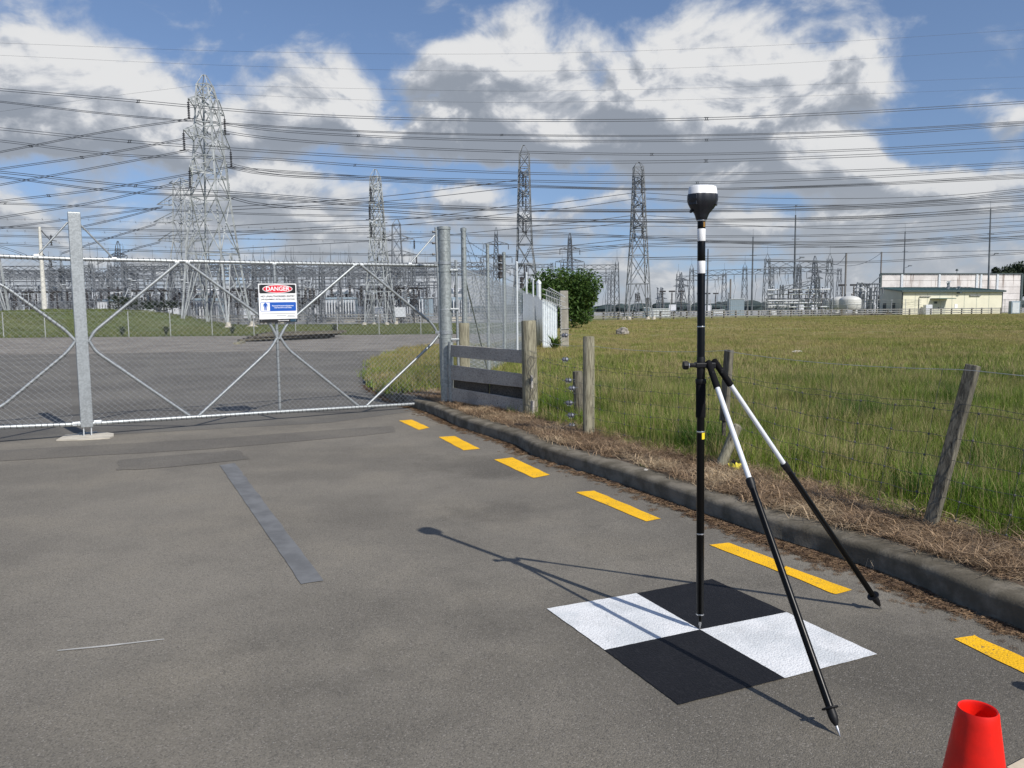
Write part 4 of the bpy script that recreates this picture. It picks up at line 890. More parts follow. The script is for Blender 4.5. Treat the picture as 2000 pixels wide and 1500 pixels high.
bp = thing('bipod', tuple(pp(pz(712))), 'black and white two-legged support clamped to the survey pole at waist height', 'bipod')
cz = pz(713); cc = pp(cz)
MB().lathe(cc + Vector((-.060, -.012, 0)), [(.009, 0), (.010, .002), (.010, .05), (.009, .052)], 12, ax=(1, 0, 0)).build('clamp_bar', PLAST, bp, smooth=True)
MB().box(cc + Vector((0, 0, 0)), (.062, .05, .026)).build('clamp_block', PLAST, bp, bevel=.006); MB().box(cc + Vector((-.042, -.01, 0)), (.03, .022, .020)).build('clamp_jaw', PLAST, bp, bevel=.004)
MB().lathe(cc + Vector((-.090, -.012, 0)), [(.016, 0), (.021, .004), (.021, .022), (.017, .026)], 18, lambda a, z: 1 + .06 * math.cos(6 * a), ax=(1, 0, 0)).build('clamp_knob', PLAST, bp, smooth=True)
MB().lathe(cc + Vector((-.064, -.012, 0)), [(.013, 0), (.013, .005)], 14, ax=(1, 0, 0)).build('knob_washer', STEEL, bp)
hub = cc + Vector((.045, 0, .002)); MB().box(hub + Vector((.002, 0, -.004)), (.045, .035, .030)).build('hinge_block', PLAST, bp, bevel=.006)
def leg(ax, ay, feet, ends):
    f = G(*feet); a = AY(ax, ay, bY + (.02 if ax > 1390 else -.015)); u = (f - a); L = u.length; u.normalize()
    def tz(py):                                                         # length along the leg for the surveyed joint
        lo, hi = 0., 1.
        for _ in range(40):
            m = (lo + hi) / 2; p = a + u * (L * m); v = p - CAM; y = 750 - FOC * v.dot(_up) / v.dot(_fw)
            if y < py: lo = m
            else: hi = m
        return lo * L
    g_, j_, d_, c_, t_ = (tz(q) for q in ends)
    lg = MB().tube([a + u * g_, a + u * (j_ + .01)], .0118, 18).build('leg', ALUW, bp, smooth=True)
    MB().lathe(a, [(.008, -.012), (.016, -.006), (.0145, 0), (.0155, .02), (.0165, g_ - .002), (.014, g_)], 18, ax=u).build('foam_sleeve', FOAM, lg, smooth=True)
    MB().lathe(a + u * j_, [(.014, -.022), (.019, -.018), (.019, .010), (.017, .016), (.0158, .03)], 18, ax=u).build('twist_lock', PLAST, lg, smooth=True)
    MB().lathe(a + u * (j_ + .01), [(.0148, 0), (.0148, d_ - j_ - .01)], 20, ax=u).build('lower_tube', CARBON, lg, smooth=True)
    MB().lathe(a + u * d_, [(.016, -.006), (.031, -.004), (.032, 0), (.030, .003), (.016, .004)], 24, ax=u).build('foot_disc', PLAST, lg, smooth=True)
    MB().lathe(a + u * d_, [(.017, .004), (.0175, .03), (.015, .045), (.006, c_ - d_)], 18, ax=u).build('foot_cone', PLAST, lg, smooth=True)
    MB().lathe(a + u * c_, [(.0062, -.01), (.0062, .012), (.0012, L - c_)], 12, ax=u).build('steel_spike', STEEL, lg, smooth=True)
    MB().box(a + u * .06 + Vector((0, -.014, 0)), (.012, .006, .02)).build('lever', PLAST, lg, bevel=.002)
leg(1384, 709, (1641, 1439), (758, 943, 1383, 1418, 1439)); leg(1396, 706, (1723, 1190), (752, 911, 1164, 1183, 1190))

# ================================================================== CONES, BOARD, LITTER
def cone(loc, label):
    t = thing('traffic_cone', loc, label, 'traffic cone'); x, y, z = loc
    b = MB(); b.lathe((x, y, z), [(.145, .03), (.137, .06), (.130, .09), (.0445, .672), (.0425, .688), (.040, .694), (.037, .692), (.035, .684), (.040, .55), (.10, .12)], 64, open_=True); b.build('cone_body', RED, t, smooth=True)
    b = MB(); b.box((x, y, z + .015), (.38, .38, .03), .4); b.build('cone_base', RED, t, bevel=.012); return t
c0 = AY(1910, 1387, 1.0); dd = (c0 - CAM); c1 = CAM + dd * ((.69 - CH) / dd.z)
cone((c1.x, c1.y, 0), 'bright red plastic traffic cone standing in the near corner of the driveway')
tip = G(1969, 1334); cone((tip.x + .777 * .643 + .04, tip.y - .777 * .766 - .02, 0), 'second red traffic cone just outside the picture whose shadow tip falls on the asphalt')
q0, q1 = G(1972, 1503), G(2004, 1486); u = (q1 - q0).normalized(); v = Vector((u.y, -u.x, 0)); pc = q0 + u * .28 + v * .16
pb_ = MB().box((pc.x, pc.y, .010), (.60, .32, .012), math.atan2(u.y, u.x)).build('plywood_sheet', PLY, None, org=(pc.x, pc.y, 0)); tag(pb_, 'pale plywood sheet lying flat on the asphalt beside the red cone', 'plywood')
lp = G(1437, 921, .17); b = MB(); rr = random.Random(3); vs = [(lp.x + rr.uniform(-.01, .01) + .05 * math.cos(a) * (1 + .3 * math.sin(3 * a)), lp.y + .03 * math.sin(a), lp.z + .02 * (k % 2) + .035 * (1 + math.sin(a))) for k, a in enumerate([i * PI / 6 for i in range(12)])] + [(lp.x, lp.y - .02, lp.z + .05), (lp.x + .01, lp.y + .03, lp.z + .03)]
b.add(vs, [(i, (i + 1) % 12, 12) for i in range(12)] + [((i + 1) % 12, i, 13) for i in range(12)]); o = b.build('crumpled_packet', LITTER, None, org=lp); tag(o, 'crumpled yellow and black packet in the dead grass beside the broken post stub', 'litter')
b = MB(); b.add([(x - .022, y - .028, z + .022) for x, y, z in (vs[2], vs[3], vs[4], vs[12])], [(0, 1, 2, 3)]); b.build('black_print', PLAST, o)
a, c = G(1818, 1050, .16), G(1868, 1067, .16); o = MB().beam(a, c, .035, .015).build('timber_scrap', simple('bleached_wood', (.55, .50, .40), .8, vs=30), None, org=a, bevel=.003); tag(o, 'bleached timber splinter lying at the foot of the leaning batten post', 'timber scrap')
def rock(px, py, s, z, label, Y=None, m=STONE):
    c = G(px, py, z) if Y is None else AY(px, py, Y); b = MB(); n, k = 14, 9; vs = []
    for i in range(k):
        ph = PI * i / (k - 1)
        for j in range(n):
            th = 2 * PI * j / n; d = Vector((math.sin(ph) * math.cos(th), math.sin(ph) * math.sin(th), math.cos(ph))); r = 1 + .45 * noise.noise(d * 1.7 + Vector((px, 0, 0))) + .15 * noise.noise(d * 5); vs.append(c + Vector((d.x * s[0] * r, d.y * s[1] * r, s[2] * .8 + d.z * s[2] * r)))
    fs = [(i * n + j, (i + 1) * n + j, (i + 1) * n + (j + 1) % n, i * n + (j + 1) % n) for i in range(k - 1) for j in range(n)]; b.add(vs, fs); o = b.build('boulder' if s[0] > .2 else 'stone', m, None, org=c, smooth=False); tag(o, label, 'rock'); return o
rock(1216, 655, (.36, .3, .24), .16, 'grey brown boulder sitting alone in the field behind the fence')
PALE = simple('pale_stone', (.55, .52, .46), .9)
rock(1557, 690, (.16, .1, .05), .2, 'flat pale stone lying in the grass of the field', m=PALE); rock(1413, 945, (.035, .025, .012), .14, 'white pebble on the verge under the yellow packet', m=PALE); rock(1262, 920, (.02, .02, .012), .14, 'small white pebble near the kerb below the round post', m=PALE)
# twigs poking out of the gutter
for i, (x, y) in enumerate(((1140, 915), (1530, 1056), (1700, 1115), (1704, 1117), (1690, 1112))):
    p = G(x, y); o = MB().tube([p, p + Vector((.005, 0, .03)), p + Vector((.014 * (-1) ** i, .0, .07))], [.0022, .0018, .0008], 5).build('twig', simple('pale_twig', (.4, .33, .24), .8) if i == 0 else MATS['pale_twig'], None, org=p); tag(o, 'short dry twig standing up out of the gutter litter', 'twig', group='twigs standing in the gutter')

# low chain link fence at the edge of the gravel yard, wood pile
lf = thing('low_fence', (-30, 54.2, 0), 'low chain link fence between the gravel yard and the mown lawn', 'fence')
for i in range(16):
    x = -44 + i * 2.9; Yf = 54.2; MB().tube([(x, Yf, 0), (x, Yf, 1.78)], .032, 6).build('fence_post', WIRE, lf)
    if i < 15:
        b = MB(); n = 15
        for k in range(n):
            for s_ in (0, 1):
                x0 = x + k * 2.9 / n; z0, z1 = (.05, 1.7) if s_ else (1.7, .05); 
                b.tube([(x0, Yf, z0), (x0 + 1.3, Yf, z1)], .0035, 3, cap=False)
        b.build('mesh_panel', WIRE, lf)
MB().tube([(-44, 54.2, 1.74), (-.5, 54.2, 1.74)], .008, 4).build('top_wire', WIRE, lf)
tp = thing('timber_pile', tuple(G(520, 662)), 'low stack of long dark timbers lying on the gravel yard behind the gate', 'timber stack')
for k in range(9):
    a = G(466 + 6 * k, 668 - (k % 3) * 2, 0); c = G(640 + k * 4, 661 - (k % 3) * 1, 0); zz = .08 + .15 * (k // 3); ofs = Vector((0, .3 * (k % 3), zz)); MB().beam(a + ofs, c + ofs, .24, .13).build('timber', WOODK if k % 2 else WOODD, tp)
MB().beam(G(462, 671, .05), G(474, 668, .05), .3, .10).build('bearer', WOODP, tp)

# ================================================================== LATTICE TOWERS
def ring4(c, w, yaw): return [c + Matrix.Rotation(yaw, 3, 'Z') @ Vector((sx * w, sy * w, 0)) for sx, sy in ((-1, -1), (1, -1), (1, 1), (-1, 1))]
ROD = None
def rod(name, a, b, r, m, par):                                        # one straight member: shared unit prism, scaled
    global ROD
    if ROD is None: ROD = {}
    if m.name not in ROD:
        q = MB(); q.add([(x, y, z) for z in (0, 1) for x, y in ((-1, -1), (1, -1), (1, 1), (-1, 1))], [(3, 2, 1, 0), (4, 5, 6, 7), (0, 1, 5, 4), (1, 2, 6, 5), (2, 3, 7, 6), (3, 0, 4, 7)])
        me = bpy.data.meshes.new('member'); me.from_pydata(q.v, [], q.f); me.materials.append(m); ROD[m.name] = me
    o = bpy.data.objects.new(name, ROD[m.name]); col.objects.link(o); o.parent = par; d = b - a; o.location = a - ORG[par.name]
    o.rotation_mode = 'QUATERNION'; o.rotation_quaternion = d.to_track_quat('Z', 'Y'); o.scale = (r, r, d.length); ORG[o.name] = ORG[par.name]; return o
def tower(label, Y, prof, arms, yaw, m=TOWM, single=True, rleg=.11, rbr=.043, peak=None, ins=1.9, foot=True, panels=1.5, imat=INS, group=None):
    """prof: (px, py, half width px) from the feet up; arms: (py, half length m, depth m)"""
    phi = math.atan2(prof[0][0] - 1000, FOC); k = abs(math.cos(yaw - phi)) + abs(math.sin(yaw - phi)); lv = [(AY(px, py, Y), h * Y / FOC / k) for px, py, h in prof]
    b0 = lv[0][0]; b0z = min(b0.z, .1); lv[0] = (Vector((b0.x, b0.y, b0z)), lv[0][1])
    t = thing('lattice_tower', (b0.x, b0.y, b0z), label, 'pylon', group)
    def at(z):
        for (a, wa), (c, wc) in zip(lv, lv[1:]):
            if z <= c.z or c is lv[-1][0]: f = (z - a.z) / (c.z - a.z); return a.lerp(c, f), wa + (wc - wa) * f
    for q in range(4): MB().tube([ring4(c, wd, yaw)[q] for c, wd in lv], rleg, 4).build('leg', m, t)
    zs = [b0z]; zt = lv[-1][0].z
    while zs[-1] < zt - .8: zs.append(min(zt, zs[-1] + max(1.5, at(zs[-1])[1] * 2 * panels)))
    bb = MB()
    for i in range(len(zs) - 1):
        r0, r1 = ring4(*at(zs[i]), yaw), ring4(*at(zs[i + 1]), yaw)
        for q in range(4):
            a, b_, c, d = r0[q], r0[(q + 1) % 4], r1[(q + 1) % 4], r1[q]; mem = [(a, c), (b_, d), (d, c)]
            if i == 0: mid = (d + c) / 2; mem = [(a, mid), (b_, mid), (d, c)]
            for u, v in mem:
                if single: rod('brace', u, v, rbr, m, t)
                else: bb.tube([u, v], rbr, 3, cap=False)
    for (py, hl, dp, *rest) in arms:
        z = AY(prof[-1][0], py, Y).z; c, wd = at(z); ux = Matrix.Rotation(yaw, 3, 'Z') @ Vector((1, 0, 0)); uy = Matrix.Rotation(yaw, 3, 'Z') @ Vector((0, 1, 0))
        for s_ in (-1, 1):
            h2 = hl * (rest[0] if rest and s_ > 0 else 1); tip = c + ux * s_ * (wd + h2) + Vector((0, 0, .25)); ab = MB()
            lo = [c + ux * s_ * wd + uy * wd * e for e in (-1, 1)]; hi = [p + Vector((0, 0, dp)) for p in lo]
            for p in lo + hi: ab.tube([p, tip], rbr * 1.3, 4)
            n = max(2, int(h2 / 1.3))
            for e in (0, 1):
                for j in range(n):
                    f0, f1 = j / n, (j + 1) / n; ab.tube([lo[e].lerp(tip, f0), hi[e].lerp(tip, f1)], rbr * .8, 3); ab.tube([lo[e].lerp(tip, f1), hi[e].lerp(tip, f1)], rbr * .8, 3)
            for j in range(n): ab.tube([lo[0].lerp(tip, j / n), lo[1].lerp(tip, (j + 1) / n)], rbr * .8, 3); ab.tube([lo[1].lerp(tip, j / n), lo[0].lerp(tip, (j + 1) / n)], rbr * .8, 3)
            o = ab.build('crossarm', m, t)
            if ins:
                ib_ = MB(); n = 9; prof_ = []
                for j in range(n): z0 = -ins + (ins * .85) * j / n; prof_ += [(.05, z0), (.14, z0 + .03), (.14, z0 + .09), (.05, z0 + .12)]
                ib_.lathe(tip, prof_ + [(.03, 0)], 6); ib_.tube([tip + uy * -.5 + Vector((0, 0, -ins - .05)), tip + uy * .5 + Vector((0, 0, -ins - .05))], .05, 4); ib_.build('insulator', imat, o)
    if not single: o = bb.build('bracing', m, t); o['kind'] = 'stuff'
    c, wd = lv[-1]; tp_ = AY(*peak, Y) if peak else c + Vector((0, 0, 1.5))
    pk = MB(); hw2 = wd * .3
    for q in ring4(c, wd, yaw): pk.tube([q, tp_ + (q - c) * .25], rbr * 1.2, 4)
    pk.tube([tp_ + (q - c) * .25 for q in ring4(c, wd, yaw)] + [tp_ + (ring4(c, wd, yaw)[0] - c) * .25], rbr, 4); pk.build('peak', m, t)
    if foot:
        for q in ring4(*lv[0], yaw): MB().lathe(q - Vector((0, 0, .25)), [(.75, 0), (.7, .35), (.3, .5), (.22, .9)], 10).build('concrete_foot', PADC, t)
    return t
tower('tallest steel lattice pylon with three pairs of slanted arms rising behind the gate', 82, ((425, 641, 57), (420, 560, 48), (415, 475, 40), (412, 400, 32), (408, 300, 24), (404, 200, 17.5), (400, 166, 12.5)), ((215, 2.7, 1.2), (278, 3.6, 1.5), (345, 2.6, 1.5)), R(82), TOWM, peak=(399, 147), ins=1.9)
tower('broad-armed steel pylon standing half behind the tallest pylon', 112, ((362, 622, 38), (360, 520, 22), (358, 470, 15), (357, 400, 14.5), (355, 362, 13)), ((472, 3.1, 1.4), (435, 3.8, 1.4), (401, 3.2, 1.4), (360, 1.2, .4)), R(-12), TOWM, False, .10, .045, peak=(354, 348), ins=0, foot=False)
tower('slender pale pylon with short arms rising above the right half of the gate', 92, ((743, 640, 25), (741, 560, 20), (738, 470, 12.5), (735, 400, 11), (733, 345, 8)), ((372, .9, .8), (408, 1.3, .9), (442, 1.1, .9)), R(76), TOWM, True, .07, .035, peak=(733, 331), ins=1.6)
tower('low square-topped pylon with stay wires just behind the slender pale pylon', 120, ((779, 628, 26), (776, 520, 13), (774, 450, 10), (774, 438, 9.5)), ((470, 2.0, .8), (500, 2.2, .8)), R(12), TOWG, False, .09, .04, peak=(775, 428), ins=1.4, foot=False)
tower('tall narrow pylon seen end-on behind the mesh security fence', 102, ((1029, 630, 34), (1027, 540, 22), (1025, 480, 15.5), (1024, 400, 13), (1024, 300, 10)), ((345, 1.2, .8), (383, 1.5, .9), (432, 1.3, .9), (520, .4, .3)), R(84), TOWG, True, .10, .045, peak=(1023, 284), ins=1.8, foot=False)
tower('tall narrow pylon with splayed feet standing alone in the field between bush and survey pole', 111, ((1247, 627, 26), (1246, 585, 21.5), (1247, 470, 15), (1247, 400, 12), (1247, 326, 9)), ((358, 1.2, .8), (405, 1.5, .9), (446, 1.3, .9)), R(94), TOWG, True, .10, .045, peak=(1247, 317), ins=1.8)
for lab, Y, px, pt_, yb, arms, w0, w1 in (('distant pylon with two tiers of broad arms over the mesh fence', 240, 969, 444, 606, ((478, 3.2, 1), (504, 4.2, 1.2), (530, 3.4, 1.2)), 12, 3), ('distant pylon with broad lower arms rising behind the leafy bush', 240, 1113, 455, 606, ((488, 2.6, 1), (513, 3.9, 1.2)), 12, 3),
      ('distant pylon with broad arms just right of the gate mullion', 230, 230, 471, 612, ((502, 3.0, 1.2), (532, 4.3, 1.4)), 13, 3), ('tiny far pylon on the horizon right of the field pylon', 420, 1291, 561, 606, ((575, 2.4, .7), (584, 2.8, .8)), 7, 1.5),
      ('faint far pylon behind the small left switchyard gantry', 330, 1331, 532, 606, ((548, 2.6, 1), (560, 3.2, 1)), 10, 2), ('faint far pylon behind the large switchyard gantry', 300, 1592, 500, 604, ((532, 3.4, 1), (545, 3.6, 1)), 11, 3), ('pale pylon leg and foot at the far left edge beyond the gate', 80, -48, 250, 646, (), 50, 12)):
    tower(lab, Y, ((px + (1 if px > 0 else 0), yb, w0), (px, pt_ + (yb - pt_) * .45, w0 * .45), (px, pt_ + 10, w1)), arms, R(8) + math.atan2(px - 1000, FOC), TOWD if Y > 100 else TOWM, False, .12 if Y < 300 else .17, .085 if Y < 300 else .10, peak=(px, pt_), ins=1.6 if Y < 300 else 0, foot=Y < 100)

# ================================================================== OVERHEAD LINES
def pchip(P, x):
    if x <= P[0][0]: a, b = P[0], P[1]; return a[1] + (x - a[0]) * (b[1] - a[1]) / (b[0] - a[0])
    if x >= P[-1][0]: a, b = P[-2], P[-1]; return b[1] + (x - b[0]) * (b[1] - a[1]) / (b[0] - a[0])
    i = max(k for k in range(len(P) - 1) if P[k][0] <= x); sl = [(P[k + 1][1] - P[k][1]) / (P[k + 1][0] - P[k][0]) for k in range(len(P) - 1)]
    m0 = sl[i] if i == 0 else (sl[i - 1] + sl[i]) / 2; m1 = sl[i] if i == len(sl) - 1 else (sl[i] + sl[i + 1]) / 2; h = P[i + 1][0] - P[i][0]; t = (x - P[i][0]) / h
    return (2 * t ** 3 - 3 * t * t + 1) * P[i][1] + (t ** 3 - 2 * t * t + t) * h * m0 + (-2 * t ** 3 + 3 * t * t) * P[i + 1][1] + (t ** 3 - t * t) * h * m1
def line(P, Ya, Yb, sep, label, r=.036, e0=True, e1=True, sp=(), x0=None, x1=None):
    xs0 = P[0][0] - (420 if e0 else 0); xs1 = P[-1][0] + (420 if e1 else 0); n = 44; root = None; c = []
    for k in range(n + 1):
        x = xs0 + (xs1 - xs0) * k / n; c.append(AY(x, pchip(P, x), Ya + (Yb - Ya) * (x - xs0) / (xs1 - xs0)))
    root = thing('power_line', tuple(c[0]), label, 'power line', 'overhead conductors crossing the sky'); Ym = (Ya + Yb) / 2; dz = sep / FOC * Ym / 2
    for s_ in ((-1, 1) if sep else (0,)): MB().tube([p + Vector((0, .12 * s_, dz * s_)) for p in c], r * Ym / 90, 4, cap=False).build('conductor', COND, root)
    for x in sp:
        p = AY(x, pchip(P, x), Ya + (Yb - Ya) * (x - xs0) / (xs1 - xs0)); b = MB()
        for s_ in (-1, 1): b.lathe(p + Vector((.08 * s_, 0, -dz)), [(.04, 0), (.04, dz * 2)], 5)
        b.tube([p + Vector((-.22, 0, dz)), p + Vector((.22, 0, dz))], .035, 4); b.tube([p + Vector((-.22, 0, -dz)), p + Vector((.22, 0, -dz))], .035, 4); b.build('spacer', COND, root)
S9 = lambda *ys: tuple(zip((0, 250, 500, 730, 1010, 1320, 1680, 2000), ys))
E9 = lambda x0, y0, *ys: ((x0, y0),) + tuple(zip((500, 730, 1010, 1320, 1680, 2000)[6 - len(ys):], ys))
line(S9(175, 196, 218.5, 230, 235, 233.5, 219, 200), 74, 74, 5, 'topmost thick twin conductor sweeping across the whole sky', sp=(270, 1380))
line(S9(198.5, 226.5, 245, 257.5, 264, 265, 255.5, 238), 96, 96, 3, 'second twin conductor from the top at both edges of the sky', sp=(352, 980))
line(E9(376, 232, 251, 266.5, 274.5, 274.5, 264, 242.5), 86, 84, 4, 'twin conductor leaving the upper left insulator of the tallest pylon to the right', e0=False, sp=(700, 1380))
line(E9(434, 257, 267, 285, 296.5, 301.5, 292.5, 274.5), 84, 92, 4, 'twin conductor leaving the upper right insulator of the tallest pylon', e0=False, sp=(1273,))
line(S9(251.5, 276, 294, 307, 315.5, 315.5, 304, 288), 76, 76, 5, 'twin conductor crossing the top of the middle pylon pair, third at the left edge', sp=(253, 1379))
line(S9(275, 304, 309, 325, 338, 340.5, 333, 317.5), 97, 97, 4, 'twin conductor fourth from the top at the left edge of the sky', sp=(693,))
line(E9(368, 294, 333, 346, 353, 357.5, 346.5, 327.5), 84, 84, 4, 'twin conductor leaving the middle left insulator of the tallest pylon to the right', e0=False, sp=(1362,))
line(E9(446, 327, 338, 352, 364, 370, 360, 341), 84, 90, 3, 'twin conductor leaving the middle right insulator of the tallest pylon', e0=False, sp=(1260,))
line(((446, 327), (740, 347), (1024, 362), (1245, 369), (1560, 366), (2000, 347)), 98, 98, 3, 'thin pair running just under the middle insulator line of the tallest pylon', e0=False)
line(S9(336, 362, 379, 396, 408, 411, 401.5, 383.5), 78, 78, 4, 'dark twin conductor passing behind the white cap of the receiver', sp=(265,), r=.045)
line(S9(345, 376, 385, 403, 411, 413, 407, 391), 79, 79, 3, 'dark twin conductor just under the receiver cap line', r=.045)
line(E9(442, 384, 398, 411, 428, 430.5, 424, 405), 84, 84, 4, 'thick dark twin conductor leaving the lowest right insulator of the tallest pylon', e0=False, r=.05)
line(((0, 397), (250, 406.5), (500, 418), (730, 423), (1010, 431), (1320, 433), (1680, 428), (2000, 411)), 88, 88, 3, 'near-level twin conductor ending as the second thick dark line right of the receiver', sp=(10,))
line(S9(444, 449, 453, 456, 461, 462, 458, 440.5), 92, 92, 3, 'level conductor pair passing just over the gate mullion')
line(S9(462, 466, 467, 470, 478, 482, 481, 460), 94, 94, 0, 'thin conductor passing just above the tops of the steel fence posts')
line(S9(477, 489, 494, 497, 499, 474.5, 475, 452), 96, 96, 3, 'low conductor pair running close over the gate top rail')
line(((0, 459), (250, 463), (500, 450), (730, 440), (1010, 440), (1320, 442), (1680, 440), (2000, 423)), 99, 99, 0, 'thin wavering single conductor at mid height of the sky')
line(((1010, 452), (1250, 463), (1400, 471), (1550, 473), (1680, 471), (2000, 463)), 100, 100, 3, 'conductor pair leaving the narrow end-on pylon low to the right', e0=False)
line(((1010, 502), (1250, 503), (1400, 500), (1680, 494), (2000, 489)), 110, 110, 0, 'lowest thin conductor over the concrete wall building', e0=False)
line(((1262, 505), (1500, 508), (1680, 512), (1850, 503), (2000, 494)), 112, 112, 3, 'lowest conductor pair sagging over the switchyard masts', e0=False)
line(((1262, 388), (1400, 397), (1680, 401), (1850, 390), (2000, 373)), 108, 100, 3, 'conductor leaving the upper arm of the field pylon to the right', e0=False, sp=(1555,))
line(((1262, 377), (1400, 384.5), (1680, 387.5), (1850, 382), (2000, 368.5)), 109, 100, 0, 'thin conductor leaving the top arm of the field pylon to the right', e0=False)
line(((1262, 421), (1400, 428), (1680, 424), (2000, 400)), 108, 100, 0, 'conductor leaving the middle arm of the field pylon to the right', e0=False)
line(((1262, 434), (1400, 438), (1680, 447), (2000, 432)), 108, 100, 0, 'faint conductor leaving the lower arm of the field pylon to the right', e0=False)
line(((1262, 467), (1400, 472.5), (1680, 482), (2000, 466)), 109, 100, 3, 'conductor pair leaving the lowest arm of the field pylon to the right', e0=False)
for i, (P, lab) in enumerate(((((0, 297), (225, 254), (373, 233)), 'rising twin conductor that ends at the upper left insulator of the tallest pylon'), (((0, 330), (200, 301), (432, 257)), 'rising twin conductor that passes behind the tallest pylon to its upper right insulator'),
        (((0, 361), (200, 325), (367, 294)), 'rising twin conductor that ends at the middle left insulator of the tallest pylon'), (((0, 393), (200, 369), (444, 327)), 'rising twin conductor running behind to the middle right insulator of the tallest pylon'),
        (((0, 425), (200, 392), (376, 350)), 'rising twin conductor that ends at the lowest left insulator of the tallest pylon'))): line(P, 78, 82, 4, lab, e1=False, sp=((60, 160, None, 95, None)[i],) if i in (0, 1, 3) else ())
for P, lab in ((((0, 446), (170, 424), (316, 405)), 'rising conductor ending at the top arm of the broad-armed pylon'), (((150, 445), (240, 425), (318, 404)), 'steeper conductor ending at the top arm of the broad-armed pylon'), (((120, 495), (230, 460), (305, 438)), 'steep conductor ending at the middle arm of the broad-armed pylon'), (((190, 515), (260, 487), (313, 473)), 'steep conductor ending at the lowest arm of the broad-armed pylon'), (((-60, 472), (0, 482), (40, 495), (130, 535)), 'drooping conductor at the far left below the mullion stay')):
    line(P, 100, 112, 3, lab, e0=P[0][0] <= 0, e1=False)
for P, lab in ((((450, 404), (600, 395), (745, 384), (1010, 352)), 'slanting conductor rising from the slender pale pylon to the narrow pylon'), (((450, 410), (600, 402), (745, 394), (1010, 366)), 'second slanting conductor rising from the slender pale pylon to the narrow pylon'), (((450, 441), (600, 433), (800, 427), (1012, 400)), 'slanting conductor meeting the middle arm of the narrow pylon'), (((450, 460), (600, 450), (790, 439), (1012, 415)), 'slanting conductor meeting the lower arm of the narrow pylon'), (((450, 486), (600, 478), (790, 466), (1012, 446)), 'low slanting conductor meeting the narrow pylon shaft'),
               (((1030, 404), (1130, 391), (1236, 377)), 'upper slanting conductor between the two narrow pylons'), (((1030, 415), (1130, 404), (1236, 389)), 'second slanting conductor between the two narrow pylons'), (((1030, 443), (1130, 434), (1234, 421)), 'third slanting conductor between the two narrow pylons'), (((1030, 451), (1130, 445), (1234, 434)), 'fourth slanting conductor between the two narrow pylons'), (((1030, 487), (1130, 478), (1232, 467)), 'fifth slanting conductor between the two narrow pylons'), (((1030, 491), (1130, 485), (1232, 476)), 'lowest slanting conductor between the two narrow pylons')):
    line(P, 96, 104, 0, lab, r=.045, e0=False, e1=False)
for P, lab in ((((0, 84), (450, 100), (1000, 105), (1500, 89), (2000, 58)), 'highest thin earth wire crossing the blue sky'), (((0, 108), (450, 128), (1000, 139), (1400, 130), (2000, 95)), 'second highest thin earth wire crossing the sky'), (((404, 166), (700, 173), (1000, 178), (1400, 171), (2000, 150)), 'thin earth wire running right from the tip of the tallest pylon'), (((412, 182), (700, 195), (1000, 200), (1400, 193), (2000, 172)), 'lower thin earth wire running right from the tallest pylon'), (((0, 218), (200, 190), (385, 167)), 'thin earth wire rising to the tip of the tallest pylon')):
    line(P, 80, 80, 0, lab, r=.011, e0=P[0][0] == 0, e1=P[-1][0] == 2000)

# ================================================================== SWITCHYARD STRUCTURES
def lattice_col(b, p, h, w, top=.55, r=.05):
    a = [Vector((p.x + sx * w, p.y + sy * w, p.z)) for sx, sy in ((-1, -1), (1, -1), (1, 1), (-1, 1))]; t = [Vector((p.x + sx * w * top, p.y + sy * w * top, p.z + h)) for sx, sy in ((-1, -1), (1, -1), (1, 1), (-1, 1))]
    n = max(4, int(h / (w * 2.4)))
    for q in range(4):
        b.tube([a[q], t[q]], r * 1.4, 4)
        for j in range(n):
            u0, u1 = a[q].lerp(t[q], j / n), a[(q + 1) % 4].lerp(t[(q + 1) % 4], (j + 1) / n)
            if j % 2: u0, u1 = a[(q + 1) % 4].lerp(t[(q + 1) % 4], j / n), a[q].lerp(t[q], (j + 1) / n)
            b.tube([u0, u1], r, 3, cap=False)
def truss(b, p, q, w, r=.05):
    L = (q - p).length; n = max(4, int(L / (w * 1.9))); d = (q - p).normalized(); s = Vector((-d.y, d.x, 0)).normalized() * w * .5; u = Vector((0, 0, w * .5)); cs = [s + u, u - s, -s - u, s - u]
    for c in cs: b.tube([p + c, q + c], r * 1.4, 4)
    for j in range(n):
        for k in range(4):
            a, e = (k, (k + 1) % 4) if j % 2 else ((k + 1) % 4, k); b.tube([p.lerp(q, j / n) + cs[a], p.lerp(q, (j + 1) / n) + cs[e]], r, 3, cap=False)
def istring(b, p, L, r=.10, n=7):
    pr = []
    for j in range(n): z0 = -L + L * j / n; pr += [(r * .4, z0), (r, z0 + .03), (r, z0 + .08), (r * .4, z0 + .11)]
    b.lathe(p, pr + [(.03, 0)], 6)
